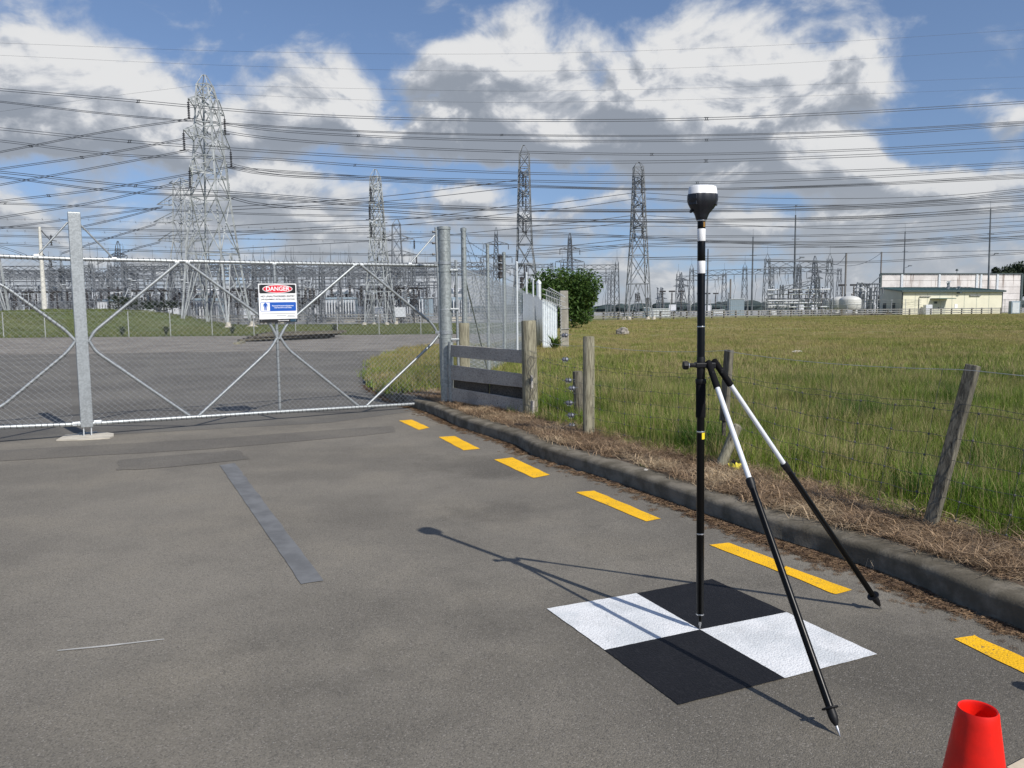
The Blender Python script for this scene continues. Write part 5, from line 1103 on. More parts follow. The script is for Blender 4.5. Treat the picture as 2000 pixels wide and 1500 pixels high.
def gantry(name, label, cols, w, bd, m=TOWD, spike=1.0, strings=True, droops=True, group=None, rr=.05, im=INS):
    """cols: tops of the columns (world), all on the ground"""
    g0 = cols[0]; t = thing(name, (g0.x, g0.y, .0), label, 'gantry', group)
    for c in cols:
        b = MB(); lattice_col(b, Vector((c.x, c.y, 0)), c.z, w, .5, rr); o = b.build('column', m, t)
        if spike: MB().tube([c + Vector((sx * w * .5, 0, 0)) for sx in (-1,)] + [c + Vector((0, 0, spike))] + [c + Vector((w * .5, 0, 0))], rr * 1.2, 4).tube([c + Vector((0, 0, spike * .9)), c + Vector((0, 0, spike * 2.4))], rr * .5, 4).build('spike', m, o)
    for a, c in zip(cols, cols[1:]):
        b = MB(); truss(b, a - Vector((0, 0, bd)), c - Vector((0, 0, bd)), bd, rr * .9); o = b.build('beam', m, t)
        if strings:
            for f in (.2, .5, .8):
                p = a.lerp(c, f) - Vector((0, 0, bd * 1.6)); b = MB(); istring(b, p, 1.5); b.build('insulator_string', im, o)
                if droops:
                    b = MB(); q = p - Vector((0, 0, 1.5)); b.tube([q, q + Vector((.3, -.3, -1.2)), q + Vector((-.1, -.5, -2.6)), q + Vector((-.2, -.4, -4.2))], .035, 4); b.build('dropper', COND, o)
    return t
def gt(px, py, Y): return AY(px, py, Y)
gantry('switchyard_gantry', 'nearest of the three nested gantries beside the leafy bush, with a spiked end column', [gt(1098, 514, 150), gt(1205, 513, 150)], .55, .8)
gantry('switchyard_gantry', 'middle one of the three nested gantries beside the leafy bush', [gt(1128, 530, 172), gt(1197, 529, 172)], .5, .8); gantry('switchyard_gantry', 'farthest of the three nested gantries beside the leafy bush', [gt(1130, 542, 195), gt(1190, 541, 195)], .5, .8)
gantry('switchyard_gantry', 'small two-column gantry just behind the survey pole', [gt(1325, 535, 190), gt(1415, 533, 190)], .7, 1.1); gantry('switchyard_gantry', 'long gantry of three columns stretching from the survey pole to the big gantry', [gt(1351, 524, 176), gt(1455, 521, 176), gt(1561, 520, 176)], .7, 1.1)
gantry('switchyard_gantry', 'largest gantry with tall double columns in the middle of the right switchyard', [gt(1499, 505, 150), gt(1621, 505, 150)], .75, 1.1); gantry('switchyard_gantry', 'gantry with its beam sloping upward in front of the largest gantry', [gt(1527, 556, 142), gt(1598, 541, 142)], .45, .8, spike=0)
gantry('switchyard_gantry', 'gantry columns seen through the beam of the largest gantry', [gt(1508, 520, 200), gt(1560, 518, 200), gt(1640, 524, 200)], .7, 1.0, TOWD, spike=0)
gantry('switchyard_gantry', 'low gantry showing between mesh fence and bush', [gt(985, 516, 160), gt(1078, 513, 160)], .4, .6, spike=0)
def mast(px, yt, ysp, Y, lab, flood=0, arm=None, r=.16, yb=None):
    t0 = AY(px, yt, Y); b0 = Vector((AY(px - (px - 1000) * .006, 600, Y).x, Y, 0)); t = thing('lightning_mast', tuple(b0), lab, 'mast'); MB().tube([b0, t0], [r * 1.4, r * .8], 10).build('mast_tube', TOWD, t, smooth=True)
    if ysp: MB().tube([t0, AY(px, ysp, Y)], .03, 4).build('lightning_rod', TOWD, t)
    if arm: p = AY(px, arm, Y); MB().tube([p - Vector((.7, 0, 0)), p + Vector((.7, 0, 0))], .07, 4).build('arm', TOWD, t)
    if flood: p = AY(px, flood, Y); MB().beam(p, p + Vector((.9, 0, .35)), .12, .12).box(p + Vector((1.2, -.1, .5)), (.8, .3, .25)).build('floodlight', TOWD, t)
mast(1383, 486, 0, 165, 'short thin mast close to the right side of the survey pole', arm=510); mast(1471, 462, 447, 165, 'lightning mast with a crossbar left of the tall mast', arm=499, flood=532); mast(1554, 420, 402, 150, 'tallest lightning mast, standing in front of the largest gantry', arm=467, flood=508)
mast(1768, 452, 438, 200, 'lightning mast rising behind the left part of the concrete wall', arm=491, flood=523); mast(1935, 408, 393, 172, 'lightning mast with a floodlight rising over the green roof', arm=457, flood=500)
for px, yt, yb, Y, lab in ((1653, 494, 0, 160, 'bare pole between the largest gantry and the tanks'), (1722, 492, 0, 196, 'bare pole behind the left end of the concrete wall'), (1427, 545, 0, 170, 'short post between two gantry columns behind the survey pole')):
    t0 = AY(px, yt, Y); o = MB().tube([(t0.x, Y, 0), t0], .2, 8).build('utility_pole', simple('pole_' + str(px), (.20, .19, .18), .8), None, org=(t0.x, Y, 0), smooth=True); tag(o, lab, 'pole')
for a, c, lab in (((1622, 514), (1653, 496), 'slack wire from the largest gantry to the bare pole'), ((1622, 514), (1722, 493), 'slack wire sagging between the two bare poles')):
    A_, C_ = AY(*a, 152), AY(*c, 160 if c[0] < 1700 else 196); pts = [A_.lerp(C_, k / 14) - Vector((0, 0, 4 * (1.0 if c[0] < 1700 else 1.6) * (k / 14) * (1 - k / 14))) for k in range(15)]; o = MB().tube(pts, .05, 4).build('slack_wire', COND, None, org=A_); tag(o, lab, 'wire')
wp = AY(77, 443, 74); pol = thing('concrete_pole', (AY(86, 607, 74).x, 74, 1.2), 'slim whitish concrete pole rising from the grass mound left of the mullion', 'pole'); MB().tube([(AY(87, 607, 74).x, 74, 1.0), wp], [.26, .12], 12).build('pole_shaft', simple('white_concrete', (.62, .60, .54), .8), pol, smooth=True)
for y0 in (450, 492):
    p = AY(80, y0, 74); b = MB(); b.tube([p, p + Vector((.8, 0, -.9)), p + Vector((1.4, 0, -1.0))], .04, 4); istring(b, p + Vector((.9, 0, -.4)), 1.0, .12, 5); b.build('insulator_bracket', INS, pol)

# dense left switchyard: one of each kind, then copies
def proto(fn): return fn()
def pr_gantry():
    t = gantry('bus_gantry', 'grey lattice busbar gantry in the crowded switchyard behind the gate', [Vector((-6.5, 0, 8.2)), Vector((6.5, 0, 8.2))], .38, .6, TOWG, spike=1.0, group='busbar gantries in the switchyard', rr=.045, im=INSW); return t
def pr_disc():
    t = thing('disconnector', (0, 0, 0), 'grey disconnector switch on a steel frame in the crowded switchyard', 'disconnector', 'disconnectors in the switchyard'); f = MB()
    for x in (-1.6, 1.6): f.tube([(x, 0, 0), (x, 0, 2.6)], .09, 5); f.tube([(x, 0, .3), (-x, 0, 2.4)], .03, 3)
    f.tube([(-2.2, 0, 2.6), (2.2, 0, 2.6)], .09, 4); f.build('frame', TOWG, t); 
    for x in (-1.9, 0, 1.9): b = MB(); b.lathe((x, 0, 2.6), [(.13, 0), (.17, .1), (.10, .2), (.17, .4), (.10, .5), (.17, .7), (.10, .8), (.17, 1.0), (.10, 1.1), (.17, 1.3), (.08, 1.5)], 6); b.build('insulator_stack', INS, t)
    b = MB(); b.tube([(-2.0, 0, 4.2), (.1, 0, 4.2), (1.2, 0, 5.4)], .05, 4); b.tube([(1.9, 0, 4.2), (2.4, 0, 4.6)], .05, 4); b.build('contact_arm', SHEET, t); return t
def pr_post():
    t = thing('post_insulator', (0, 0, 0), 'single post insulator on a slim steel stand in the crowded switchyard', 'insulator post', 'insulator posts in the switchyard'); b = MB(); lattice_col(b, Vector((0, 0, 0)), 2.8, .18, 1, .03); b.build('stand', TOWG, t)
    b = MB(); b.lathe((0, 0, 2.8), [(.10, 0)] + [(.17 if k % 2 else .10, .1 + k * .12) for k in range(16)] + [(.1, 2.1)], 6); b.build('porcelain', INSW, t); MB().lathe((0, 0, 4.9), [(.3, 0), (.34, .05), (.3, .1)], 8).build('corona_ring', SHEET, t); return t
def pr_cb():
    t = thing('circuit_breaker', (0, 0, 0), 'circuit breaker with three pole columns over a pale control box', 'circuit breaker', 'circuit breakers in the switchyard'); MB().box((0, 0, 1.5), (1.3, .8, 1.3)).build('control_box', EQW, t); b = MB()
    for x in (-1.8, 0, 1.8): b.tube([(x, .4, 0), (x, .4, 2.4)], .11, 5); b.lathe((x, .4, 2.4), [(.16 if k % 2 else .10, k * .16) for k in range(14)], 6); b.tube([(x - .6, .4, 4.7), (x + .6, .4, 4.7)], .15, 6)
    b.build('pole_column', INS, t); return t
def pr_tr():
    t = thing('transformer', (0, 0, 0), 'large blue grey power transformer with cooling fins in the switchyard', 'transformer', 'power transformers in the switchyard'); MB().box((0, 0, 2.2), (4.4, 2.6, 3.2)).build('tank', EQB, t, bevel=.1); b = MB()
    for k in range(12): b.box((-2.3 + k * .42, -1.7, 2.1), (.12, .7, 2.6))
    b.build('radiator', EQW, t); MB().tube([(-1.8, .8, 4.8), (1.6, .8, 4.8)], .45, 12).build('conservator', EQW, t); b = MB()
    for x in (-1.4, 0, 1.4): b.lathe((x, -.4, 3.8), [(.22 if k % 2 else .13, k * .17) for k in range(12)], 7)
    b.build('bushing', INS, t); MB().box((0, 0, .3), (5.2, 3.6, .6)).build('plinth', PADC, t); return t
def pr_mast():
    t = thing('lightning_mast', (0, 0, 0), 'thin lightning mast sticking up out of the crowded switchyard', 'mast', 'thin lightning masts in the switchyard'); MB().tube([(0, 0, 0), (0, 0, 11)], [.14, .08], 6).build('mast_tube', TOWG, t); MB().tube([(0, 0, 11), (0, 0, 13)], .03, 4).build('lightning_rod', TOWG, t); MB().lathe((0, 0, 8.2), [(.1, 0), (.4, .1), (.4, .5), (.1, .7)], 8).build('lamp_cluster', TOWD, t); return t
PRO = dict(g=pr_gantry(), d=pr_disc(), p=pr_post(), c=pr_cb(), t=pr_tr(), m=pr_mast()); used = set(); rr = random.Random(11)
def place(k, x, y, rz=0, s=1.0):
    o = PRO[k]
    if k not in used: used.add(k); o.location = (x, y, 0); o.rotation_euler = (0, 0, rz); o.scale = (s, s, s); return o
    return copy_tree(o, (x, y, 0), rz, s)
for row, (Y, n, k) in enumerate(((112, 7, 1.0), (124, 7, 1.08), (137, 7, 1.15), (150, 8, 1.25), (166, 8, 1.35), (184, 8, 1.5))):
    x0, x1 = -.70 * Y, -.10 * Y + (2 if row > 1 else -2); wv_ = (x1 - x0) / n
    for i in range(n): place('g', x0 + (i + .5) * wv_, Y + rr.uniform(-1, 1), rr.choice((0, 0, .04, PI / 2, .0)), k * rr.uniform(.9, 1.1))
    for i in range(15): place('d', rr.uniform(x0, x1), Y - 5 + rr.uniform(-1, 4), rr.choice((0, 0, PI / 2)), rr.uniform(.85, 1.25) * k)
    for i in range(20): place('p', rr.uniform(x0, x1), Y - 3 + rr.uniform(-2, 5), 0, rr.uniform(.8, 1.3) * k)
    for i in range(6): place('c', rr.uniform(x0, x1), Y - 6 + rr.uniform(-1, 2), rr.uniform(-.1, .1), k)
    for i in range(2): place('m', rr.uniform(x0, x1), Y + rr.uniform(-4, 4), 0, rr.uniform(.9, 1.2))
for x, Y in ((-46, 118), (-36, 118), (-26, 120), (-16, 122), (-9, 126), (-60, 120)): place('t', x, Y, rr.uniform(-.05, .05), 1.0)
for i in range(34):
    Y = rr.uniform(158, 215); x = rr.uniform(.14, .60) * Y; place(rr.choice('dppc'), x, Y, rr.choice((0, PI / 2)), rr.uniform(1, 1.4))
for i, (Y, z) in enumerate(((110, 4.9), (113, 6.4), (121, 5.6), (127, 7.6), (134, 6.0), (140, 8.4), (148, 7.0), (158, 9.0), (170, 8.0), (108, 3.4))):
    o = MB().tube([(-.70 * Y, Y, z), (-.40 * Y, Y, z - .2), (-.08 * Y, Y, z)], .07, 5).build('busbar', TOWG if i % 2 else TOWD, None, org=(-.4 * Y, Y, z)); tag(o, 'long level grey busbar tube running through the switchyard behind the gate', 'busbar', 'busbar tubes in the switchyard')
for i, (px0, px1, yt, Y, lab, m) in enumerate(((136, 152, 566, 205, 'narrow white tank beside the gate mullion, beyond the mound', EQW), (184, 211, 569, 200, 'broad white equipment housing beyond the mound right of the mullion', EQW), (243, 262, 575, 205, 'small white housing at the right of the mound top', EQW), (644, 656, 578, 150, 'white equipment cabinet in the switchyard below the gate diagonals', EQW), (676, 689, 580, 148, 'larger white equipment cabinet in the middle of the gate view', EQW), (715, 724, 578, 150, 'small pale cabinet beside the slender pylon', EQW), (800, 845, 582, 150, 'long pale blue plant housing near the right end of the gate', EQB))):
    a, c = AY(px0, yt, Y), AY(px1, yt, Y); t = thing('equipment_housing', ((a.x + c.x) / 2, Y, 0), lab, 'equipment housing'); MB().box(((a.x + c.x) / 2, Y, a.z / 2 + .2), (c.x - a.x, 2.5, a.z - .4)).build('housing_body', m, t, bevel=.1)
    MB().box(((a.x + c.x) / 2, Y, a.z + .06), (c.x - a.x + .4, 2.9, .14)).build('housing_roof', SHEET, t); MB().box(((a.x + c.x) / 2 - .2, Y - 1.27, a.z * .45), ((c.x - a.x) * .35, .04, a.z * .6)).build('door', EQB if m is EQW else EQW, t)

# ================================================================== BUILDINGS, TANKS, PIPEWORK
def V2(px, Y): p = AY(px, 600, Y); return Vector((p.x, Y, 0))
FL, FR, BL = V2(1762.5, 150), V2(1957.5, 158), V2(1718, 172); BR = FR + (BL - FL); zf_, zb_ = AY(1762, 570, 150).z, AY(1718, 563.5, 172).z
cb_ = thing('cream_building', tuple(FL), 'low cream switch building with a dark green sloping roof beyond the field', 'building')
def prism(b, pts, z0, zs): n = len(pts); b.add([Vector((p.x, p.y, z0)) for p in pts] + [Vector((p.x, p.y, z)) for p, z in zip(pts, zs)], [tuple(range(n - 1, -1, -1)), tuple(range(n, 2 * n))] + [(i, (i + 1) % n, n + (i + 1) % n, n + i) for i in range(n)]); return b
prism(MB(), [FL, FR, BR, BL], 0, [zf_, zf_, zb_, zb_]).build('wall', CREAM, cb_)
fu = (FR - FL).normalized(); fn = Vector((fu.y, -fu.x, 0)); bu = (BL - FL).normalized(); FW = (FR - FL).length
rp_ = [FL - fu * .5 - bu * .7, FR + fu * .5 - bu * .7, BR + fu * .5 + bu * .5, BL - fu * .5 + bu * .5]
rf = MB(); rf.add([Vector((p.x, p.y, z)) for p, z in zip(rp_, (zf_, zf_, zb_, zb_))] + [Vector((p.x, p.y, z + .28)) for p, z in zip(rp_, (zf_, zf_, zb_, zb_))], [(3, 2, 1, 0), (4, 5, 6, 7), (0, 1, 5, 4), (1, 2, 6, 5), (2, 3, 7, 6), (3, 0, 4, 7)]); rfo = rf.build('roof', GROOF, cb_)
for k in range(24):
    a = rp_[0].lerp(rp_[1], (k + .5) / 24); c = rp_[3].lerp(rp_[2], (k + .5) / 24); MB().beam(a + Vector((0, 0, zf_ + .30)), c + Vector((0, 0, zb_ + .30)), .08, .06).build('roof_rib', GROOF, rfo)
MB().beam(FL - bu * .72 - fu * .5 + Vector((0, 0, zf_ + .1)), FR - bu * .72 + fu * .5 + Vector((0, 0, zf_ + .1)), .16, .34).build('gutter', TRIM, cb_)
def fpx(px, py, o=.05): p = OP(px, py, FL, fu); return p + fn * o
def fbox(name, x0, y0, x1, y1, th, m, par=cb_, o=0): a, c = fpx(x0, y1, o), fpx(x1, y0, o); return MB().box((a + c) / 2, ((c - a).xy.length, th, abs(c.z - a.z)), math.atan2(fu.y, fu.x)).build(name, m, par)
fbox('corner_trim', 1761, 571, 1763.5, 615, .2, TRIM); fbox('corner_trim', 1955.5, 568, 1958.5, 614, .2, TRIM)
d_o = fbox('door', 1822, 588, 1835, 614, .12, DOORM); fbox('door', 1836, 588, 1847, 614, .12, DOORM); fbox('door_handle', 1832, 600, 1833.5, 604, .3, TRIM, d_o); fbox('door_sign', 1824, 589, 1830, 593, .2, TRIM, d_o); fbox('canopy', 1817, 582.5, 1850, 584, 2.4, GROOF, o=.9)
fbox('vent_louvre', 1796, 578.5, 1816, 580, .5, WOODR); fbox('vent_louvre', 1893, 576.5, 1914, 578.5, .5, WOODR); fbox('downpipe', 1793, 581, 1794.5, 612, .2, TRIM); fbox('notice_board', 1864, 594, 1870, 602, .12, SIGNW); fbox('base_strip', 1763, 612, 1956, 615, .1, TRIM, o=.02); fbox('security_light', 1869, 568, 1874, 573, .7, TRIM, o=.3)
for k in range(1, 8): fbox('cladding_joint', 1763 + k * 24, 572, 1763.4 + k * 24, 612, .03, DOORM)
for f in (.3, .7):
    p = FL.lerp(BL, f) - fu * .04; MB().beam(p + Vector((0, 0, .1)), p + Vector((0, 0, 2.4)), 2.4, .1, up=(1, 0, 0)).build('side_door', TRIM, cb_)
a_ = fpx(1796, 596, 1.0); ac = MB().box((fpx(1797, 596, 1.0) + fpx(1810, 614, 1.0)) / 2, (1.3, 1.0, 1.9), .05).build('air_conditioner', EQW, None, org=fpx(1803, 614, 1.0), bevel=.05); tag(ac, 'white air conditioning unit outside the cream building left of its door', 'air conditioner')
# tall concrete wall behind
W0, W1 = V2(1717, 186), V2(1992, 194); wu = (W1 - W0).normalized(); wn = Vector((wu.y, -wu.x, 0)); WZ = AY(1717, 535, 186).z; WL = (W1 - W0).length
cw = thing('concrete_hall', tuple(W0), 'tall windowless hall of stained pinkish concrete panels behind the cream building', 'building'); hb_ = Vector((wu.x, wu.y, 0)); bkv = (W0.normalized() + Vector((.012, 0, 0))) * 8
prism(MB(), [W0 + bkv * .02, W1 + bkv * .02, W1 + bkv, W0 + bkv], 0, [WZ - .1] * 4).build('hall_core', PANEL, cw); xs = [1717, 1758, 1831, 1904, 1912, 1944, 1992]
for i in range(len(xs) - 1):
    a = OP(xs[i], 600, W0, wu); c = OP(xs[i + 1], 600, W0, wu); n = 6
    for k in range(n):
        z0, z1 = WZ * k / n, WZ * (k + 1) / n; m_c = Vector(((a.x + c.x) / 2, (a.y + c.y) / 2, (z0 + z1) / 2)); MB().box(m_c + wn * .06, ((c - a).xy.length - .5, .16, z1 - z0 - .06), math.atan2(wu.y, wu.x)).build('wall_panel', PANEL, cw)
    MB().box(Vector((c.x, c.y, WZ / 2)) + wn * .16, (.55, .4, WZ), math.atan2(wu.y, wu.x)).build('pilaster', SHEET if i != 5 else TRIM, cw)
MB().box(Vector((W0.x, W0.y, WZ / 2)) + wn * .16, (.5, .4, WZ), math.atan2(wu.y, wu.x)).build('pilaster', TRIM, cw)
MB().beam(W0 + wn * .2 + Vector((0, 0, WZ + .08)), W1 + wn * .2 + Vector((0, 0, WZ + .08)), .5, .22).build('parapet_capping', TRIM, cw); p = OP(1869, 529, W0, wu); MB().lathe(Vector((p.x, p.y, WZ)), [(.05, 0), (.05, .7), (.35, .8), (.2, 1.2)], 8).build('roof_vent', TRIM, cw)
kc = thing('grey_cabinet', tuple(V2(1981, 150)), 'tall grey switch cabinet in front of the right end of the concrete hall', 'cabinet'); c = V2(1981, 150); MB().box(c + Vector((0, 0, 1.35)), (1.7, .9, 2.4)).build('cabinet_body', EQB, kc, bevel=.04); MB().box(c + Vector((0, -.47, 1.3)), (1.3, .05, 2.0)).build('cabinet_door', SHEET, kc)
for i, (px, Y, s_, lab) in enumerate(((1660, 146, 1.0, 'front cream domed tank on short legs beside the concrete hall'), (1640, 156, 1.0, 'middle cream domed tank, half hidden by the front one'), (1626, 166, 1.0, 'rearmost cream domed tank of the three'))):
    c = V2(px, Y); t = thing('storage_tank', tuple(c), lab, 'tank'); r = 1.95 * s_; zb0 = 1.15; MB().lathe(c + Vector((0, 0, zb0)), [(r * .6, 0), (r * .93, .18), (r, .5), (r, 1.8), (r * .95, 2.05), (r * .7, 2.4), (r * .35, 2.58), (.05, 2.65)], 32).build('tank_shell', TANK, t, smooth=True)
    for a in (.5, 1.6, 2.7, 3.9, 5.1): q = c + Vector((math.cos(a) * r * .75, math.sin(a) * r * .75, 0)); MB().lathe(q, [(.32, .55), (.16, .8), (.16, zb0 + .3)], 8).build('tank_leg', TANK, t)
    MB().lathe(c + Vector((0, 0, zb0 + 1.0)), [(r * 1.01, 0), (r * 1.03, .04), (r * 1.01, .08)], 32, open_=True).build('tank_band', SHEET, t)
pl_ = MB().box(V2(1668, 147) + Vector((1.0, 0, .3)), (9.5, 6, .55)).build('concrete_plinth', WOODD, None, org=V2(1668, 147)); tag(pl_, 'dark plinth under the front cream tank', 'plinth')
def piperack(x0, x1, ys, Y, lab, ms, posts=6, r=.12):
    a, c = V2(x0, Y), V2(x1, Y); t = thing('pipe_rack', tuple(a), lab, 'pipe rack'); zt = 0
    for i, y in enumerate(ys): z = AY(x0, y, Y).z; zt = max(zt, z); MB().tube([a + Vector((0, .3 * (i % 3), z)), c + Vector((-(i % 2) * 1.5, .3 * (i % 3), z))], r, 6).build('pipe', ms[i % len(ms)], t, smooth=True)
    for k in range(posts + 1): p = a.lerp(c, k / posts); MB().tube([p, p + Vector((0, 0, zt + .2 * (k % 2)))], .08, 4).build('rack_post', TOWD, t)
    return t
piperack(1498, 1620, (566, 575, 584, 592, 600), 143, 'rack of long pale horizontal pipes under the largest gantry', [EQW, SHEET, TOWG]); piperack(1500, 1560, (587, 597), 139, 'short low rack of white pipes in front of the tall mast', [EQW], 3)
piperack(1672, 1717, (555, 562, 570, 578, 586, 594), 158, 'crowded dark pipework between the tanks and the concrete hall', [TOWD, EQW, TOWG], 9, .14)
pw = thing('process_pipework', tuple(V2(1695, 152)), 'tangle of upright pipes, valves and a small boom above the tanks', 'pipework'); rr2 = random.Random(5)
for k in range(16):
    c = V2(1676 + rr2.uniform(0, 38), 150 + rr2.uniform(-2, 5)); z = rr2.uniform(2, 6.2); MB().tube([c, c + Vector((0, 0, z)), c + Vector((rr2.uniform(-1.2, 1.2), 0, z + .2)), c + Vector((rr2.uniform(-1.2, 1.2), 0, z - 1))], rr2.choice((.08, .12, .18)), 6).build('pipe', rr2.choice((TOWD, EQW, TOWG)), pw)
p = V2(1690, 152); MB().beam(p + Vector((0, 0, 5.2)), p + Vector((2.8, 0, 7.6)), .15, .15).build('boom', TOWD, pw); MB().box(V2(1700, 158) + Vector((0, 0, 4.0)), (3.6, 2, .2)).build('platform', TOWD, pw)
for px, Y, s_, lab, m in ((1286, 135, (3.4, 2.4, 1.5), 'low ribbed grey container right of the field pylon', SHEET), (1262, 128, (1.0, 1.0, 1.7), 'small grey kiosk at the foot of the field pylon', EQB), (1402, 160, (2.2, 1.5, 1.2), 'small white equipment box seen right of the survey pole', EQW), (1510, 158, (2.0, 1.4, 1.1), 'small white equipment box left of the pipe rack', EQW), (1437, 165, (3.0, 2, 3.4), 'grey pump house between gantry columns', EQB)):
    c = V2(px, Y); o = thing('equipment_box', tuple(c), lab, 'equipment box'); MB().box(c + Vector((0, 0, s_[2] / 2 + .12)), s_).build('box_body', m, o, bevel=.04); MB().box(c + Vector((0, 0, s_[2] + .17)), (s_[0] + .2, s_[1] + .2, .1)).build('box_lid', SHEET, o)
    for k in range(7): MB().box(c + Vector((-s_[0] / 2 + s_[0] * (k + .5) / 7, -s_[1] / 2 - .03, s_[2] / 2 + .12)), (.07, .06, s_[2] * .9)).build('rib', m, o)

# three-rail fence along the far edge of the field
def railfence(P0, P1, lab, step=2.7, h=1.15, rails=(.3, .68, 1.05), name='rail_fence', th=.16):
    t = thing(name, tuple(P0), lab, 'rail fence'); L_ = (P1 - P0).length; u = (P1 - P0).normalized(); n = int(L_ / step); nn = Vector((u.y, -u.x, 0))
    pm = None
    for i in range(n + 1):
        p = P0 + u * (L_ * i / n)
        if pm is None: pm = MB().box(p + Vector((0, 0, h / 2 + .08)), (.2, .2, h + .1), math.atan2(u.y, u.x)).build('post', WOODD, t); base_ = p
        else: q = pm.copy(); col.objects.link(q); q.parent = t; q.location = p - P0
    for i in range(0, n, 2):
        a, c = P0 + u * (L_ * i / n), P0 + u * (L_ * min(n, i + 2) / n)
        for k, z in enumerate(rails): MB().beam(a + nn * .12 + u * .01 + Vector((0, 0, z + .1)), c + nn * .12 - u * .01 + Vector((0, 0, z + .1)), .04, th, up=(0, 0, 1)).build('rail', WOODR, t)
    return t
railfence(Vector((8.5, 108, .05)), Vector((59, 140, .05)), 'pale three-rail fence along the far edge of the field behind the field pylon')
railfence(Vector((59.3, 140.2, .05)), Vector((118, 164, .05)), 'pale three-rail fence along the far edge of the field in front of the cream building')
railfence(Vector((-46, 103.5, .05)), Vector((2, 107, .05)), 'low pale rail fence in front of the crowded switchyard behind the gate', name='yard_rail_fence')
cf = thing('chain_fence', (20, 124, 0), 'thin wire security fence on tall posts behind the three-rail fence', 'security fence'); pm = None
for i in range(28):
    p = Vector((14 + i * 3.6, 116 + i * 1.95, 0))
    if pm is None: pm = MB().tube([p, p + Vector((0, 0, 3.1))], .05, 5).build('fence_post', WIRE, cf); pm.location = (0, 0, 0); P00 = p
    else: q = pm.copy(); col.objects.link(q); q.parent = cf; q.location = p - P00
for z in (.3, 1.2, 2.1, 2.5, 2.8, 3.0): MB().tube([(14, 116, z), (14 + 27 * 3.6, 116 + 27 * 1.95, z)], .018, 3).build('strand', WIRE, cf)

# ================================================================== PLANTING
def crown(name, c, rad, n, leaf, m, par, seed, core=True, bumps=9, hang=.0):
    rr = random.Random(seed); b = MB(); bl = [(Vector((0, 0, 0)), 1.0)] + [(Vector((rr.uniform(-.75, .75) * rad[0], rr.uniform(-.75, .75) * rad[1], rr.uniform(-.5, .8) * rad[2])), rr.uniform(.3, .55)) for _ in range(bumps)]
    for i in range(n):
        o, s_ = bl[rr.randrange(len(bl))] if rr.random() < .75 else bl[0]
        d = Vector((rr.gauss(0, 1), rr.gauss(0, 1), rr.gauss(0, 1))).normalized(); k = rr.random() ** .33; k = max(k, .55) * (1 + .16 * noise.noise(d * 3 + o))
        p = c + o + Vector((d.x * rad[0], d.y * rad[1], d.z * rad[2])) * (s_ * k)
        if p.z < .12: continue
        u = Vector((rr.gauss(0, 1), rr.gauss(0, 1), rr.gauss(0, .7))).normalized(); v = (d * .5 + Vector((rr.gauss(0, .6), rr.gauss(0, .6), rr.gauss(0, .6)))).cross(u).normalized(); l = leaf * rr.uniform(.5, 1.3)
        b.add([p - u * l, p - v * l * .45, p + u * l, p + v * l * .45], [(0, 1, 2, 3)])
    return b.build(name, m, par)
bc = AY(1089, 590, 60); bush = thing('leafy_bush', (bc.x, 60, .1), 'large round dark green leafy bush at the end of the security fence', 'bush')
crown('crown', Vector((bc.x, 60, 2.30)), (2.95, 2.3, 2.5), 21000, .13, LEAF, bush, 2, bumps=16)
bb = MB()
for k in range(6): a = k * 1.05; bb.tube([(bc.x, 60, .05), (bc.x + .3 * math.cos(a), 60 + .3 * math.sin(a), 1.2), (bc.x + 1.2 * math.cos(a), 60 + 1.2 * math.sin(a), 3.0)], [.12, .09, .03], 6)
bb.build('trunk', BARK, bush)
def shrub(px, py, Y, rad, n, leaf, lab, seed, m=DLEAF, name='shrub', z=None):
    p = AY(px, py, Y); z0 = p.z - rad[2] if z is None else z; t = thing(name, (p.x, Y, z0), lab, 'shrub'); crown('crown', Vector((p.x, Y, z0 + rad[2] * .9)), rad, n, leaf, m, t, seed); MB().tube([(p.x, Y, z0 - .3), (p.x + .05, Y, z0 + rad[2])], [.08, .03], 5).build('trunk', BARK, t)
shrub(240, 592, 84, (1.7, 1.2, .8), 900, .12, 'dark low shrub on top of the grass mound under the gate diagonal', 3); shrub(310, 598, 92, (2.6, 1.4, .9), 1100, .12, 'wider dark shrub on the right slope of the mound', 4); shrub(1135, 628, 105, (1.2, .6, .25), 300, .1, 'low dark clump in the grass right of the leafy bush', 5, z=.1)
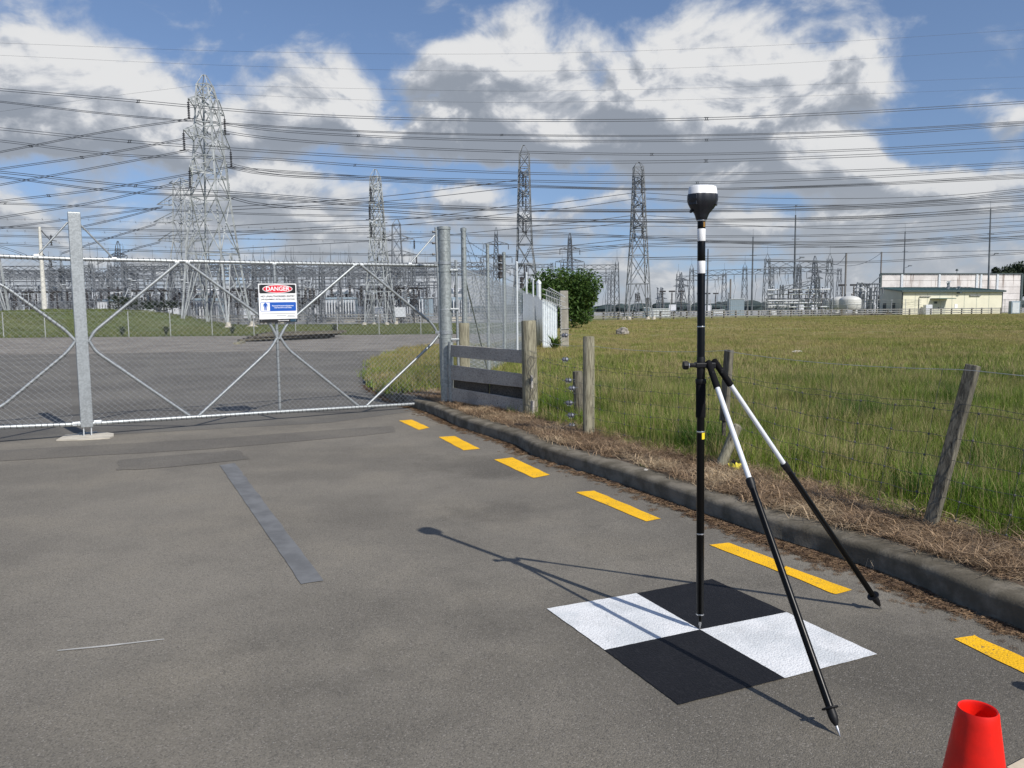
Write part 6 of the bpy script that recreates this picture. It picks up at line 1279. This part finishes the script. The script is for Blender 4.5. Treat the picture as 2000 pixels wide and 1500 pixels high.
for i, (px, Y, lab) in enumerate(((236, 56, 'small flax clump by the low fence left of the timber pile'), (322, 56, 'second small flax clump by the low fence'), (452, 56.5, 'flax clump by the low fence above the timber pile'), (653, 56, 'flax clump by the low fence right of the danger sign'), (1083, 27, 'spiky green flax plant at the foot of the corrugated screen'))):
    c = V2(px, Y); c.z = .02 if Y > 30 else .15; b = MB(); rr = random.Random(i + 40); hgt = .75 if Y > 30 else .62
    for k in range(34):
        a = rr.uniform(0, 2 * PI); ln = rr.uniform(.3, .9); h = hgt * rr.uniform(.6, 1.1); d = Vector((math.cos(a), math.sin(a), 0)); s_ = Vector((-d.y, d.x, 0)) * .03
        b.add([c - s_, c + s_, c + d * ln * .25 + Vector((0, 0, h * .7)) + s_, c + d * ln * .25 + Vector((0, 0, h * .7)) - s_, c + d * ln * .6 + Vector((0, 0, h))], [(0, 1, 2, 3), (3, 2, 4)])
    t = b.build('flax_plant', LEAF if Y < 30 else DLEAF, None, org=c); tag(t, lab, 'plant')
for i, (px, yt, Y, w_, lab) in enumerate(((1962, 519, 235, 4.5, 'dark conifer behind the right end of the concrete hall'), (1984, 510, 238, 5, 'tallest dark conifer at the right edge of the picture'), (2010, 516, 236, 6, 'dark conifer cut by the right edge of the picture'))):
    c = V2(px, Y); zt = AY(px, yt, Y).z; t = thing('conifer_tree', tuple(c), lab, 'tree'); crown('crown', Vector((c.x, Y, zt * .62)), (w_ * .8, w_ * .7, zt * .36), 5000, .45, DLEAF, t, 60 + i, bumps=12); MB().tube([c, c + Vector((.2, 0, zt * .8))], [.5, .12], 8).build('trunk', BARK, t)
rr = random.Random(8); b = MB()
for i in range(240):
    Y = 520 + rr.uniform(0, 60); x = rr.uniform(-.16, 1.05) * Y; h = (AY(1300, 600, Y).z) + rr.uniform(1.2, 3.8) + 2.2 * noise.noise(Vector((x * .02, 0, 0))); wd = rr.uniform(4, 10)
    b.lathe((x, Y, 0), [(wd * .9, 0), (wd, h * .5), (wd * .7, h * .8), (wd * .2, h)], 7, lambda a, z: 1 + .25 * math.sin(a * 3 + z + x))
o = b.build('far_treeline', FARH); tag(o, 'blue green line of far trees along the horizon', 'trees', kind='stuff')
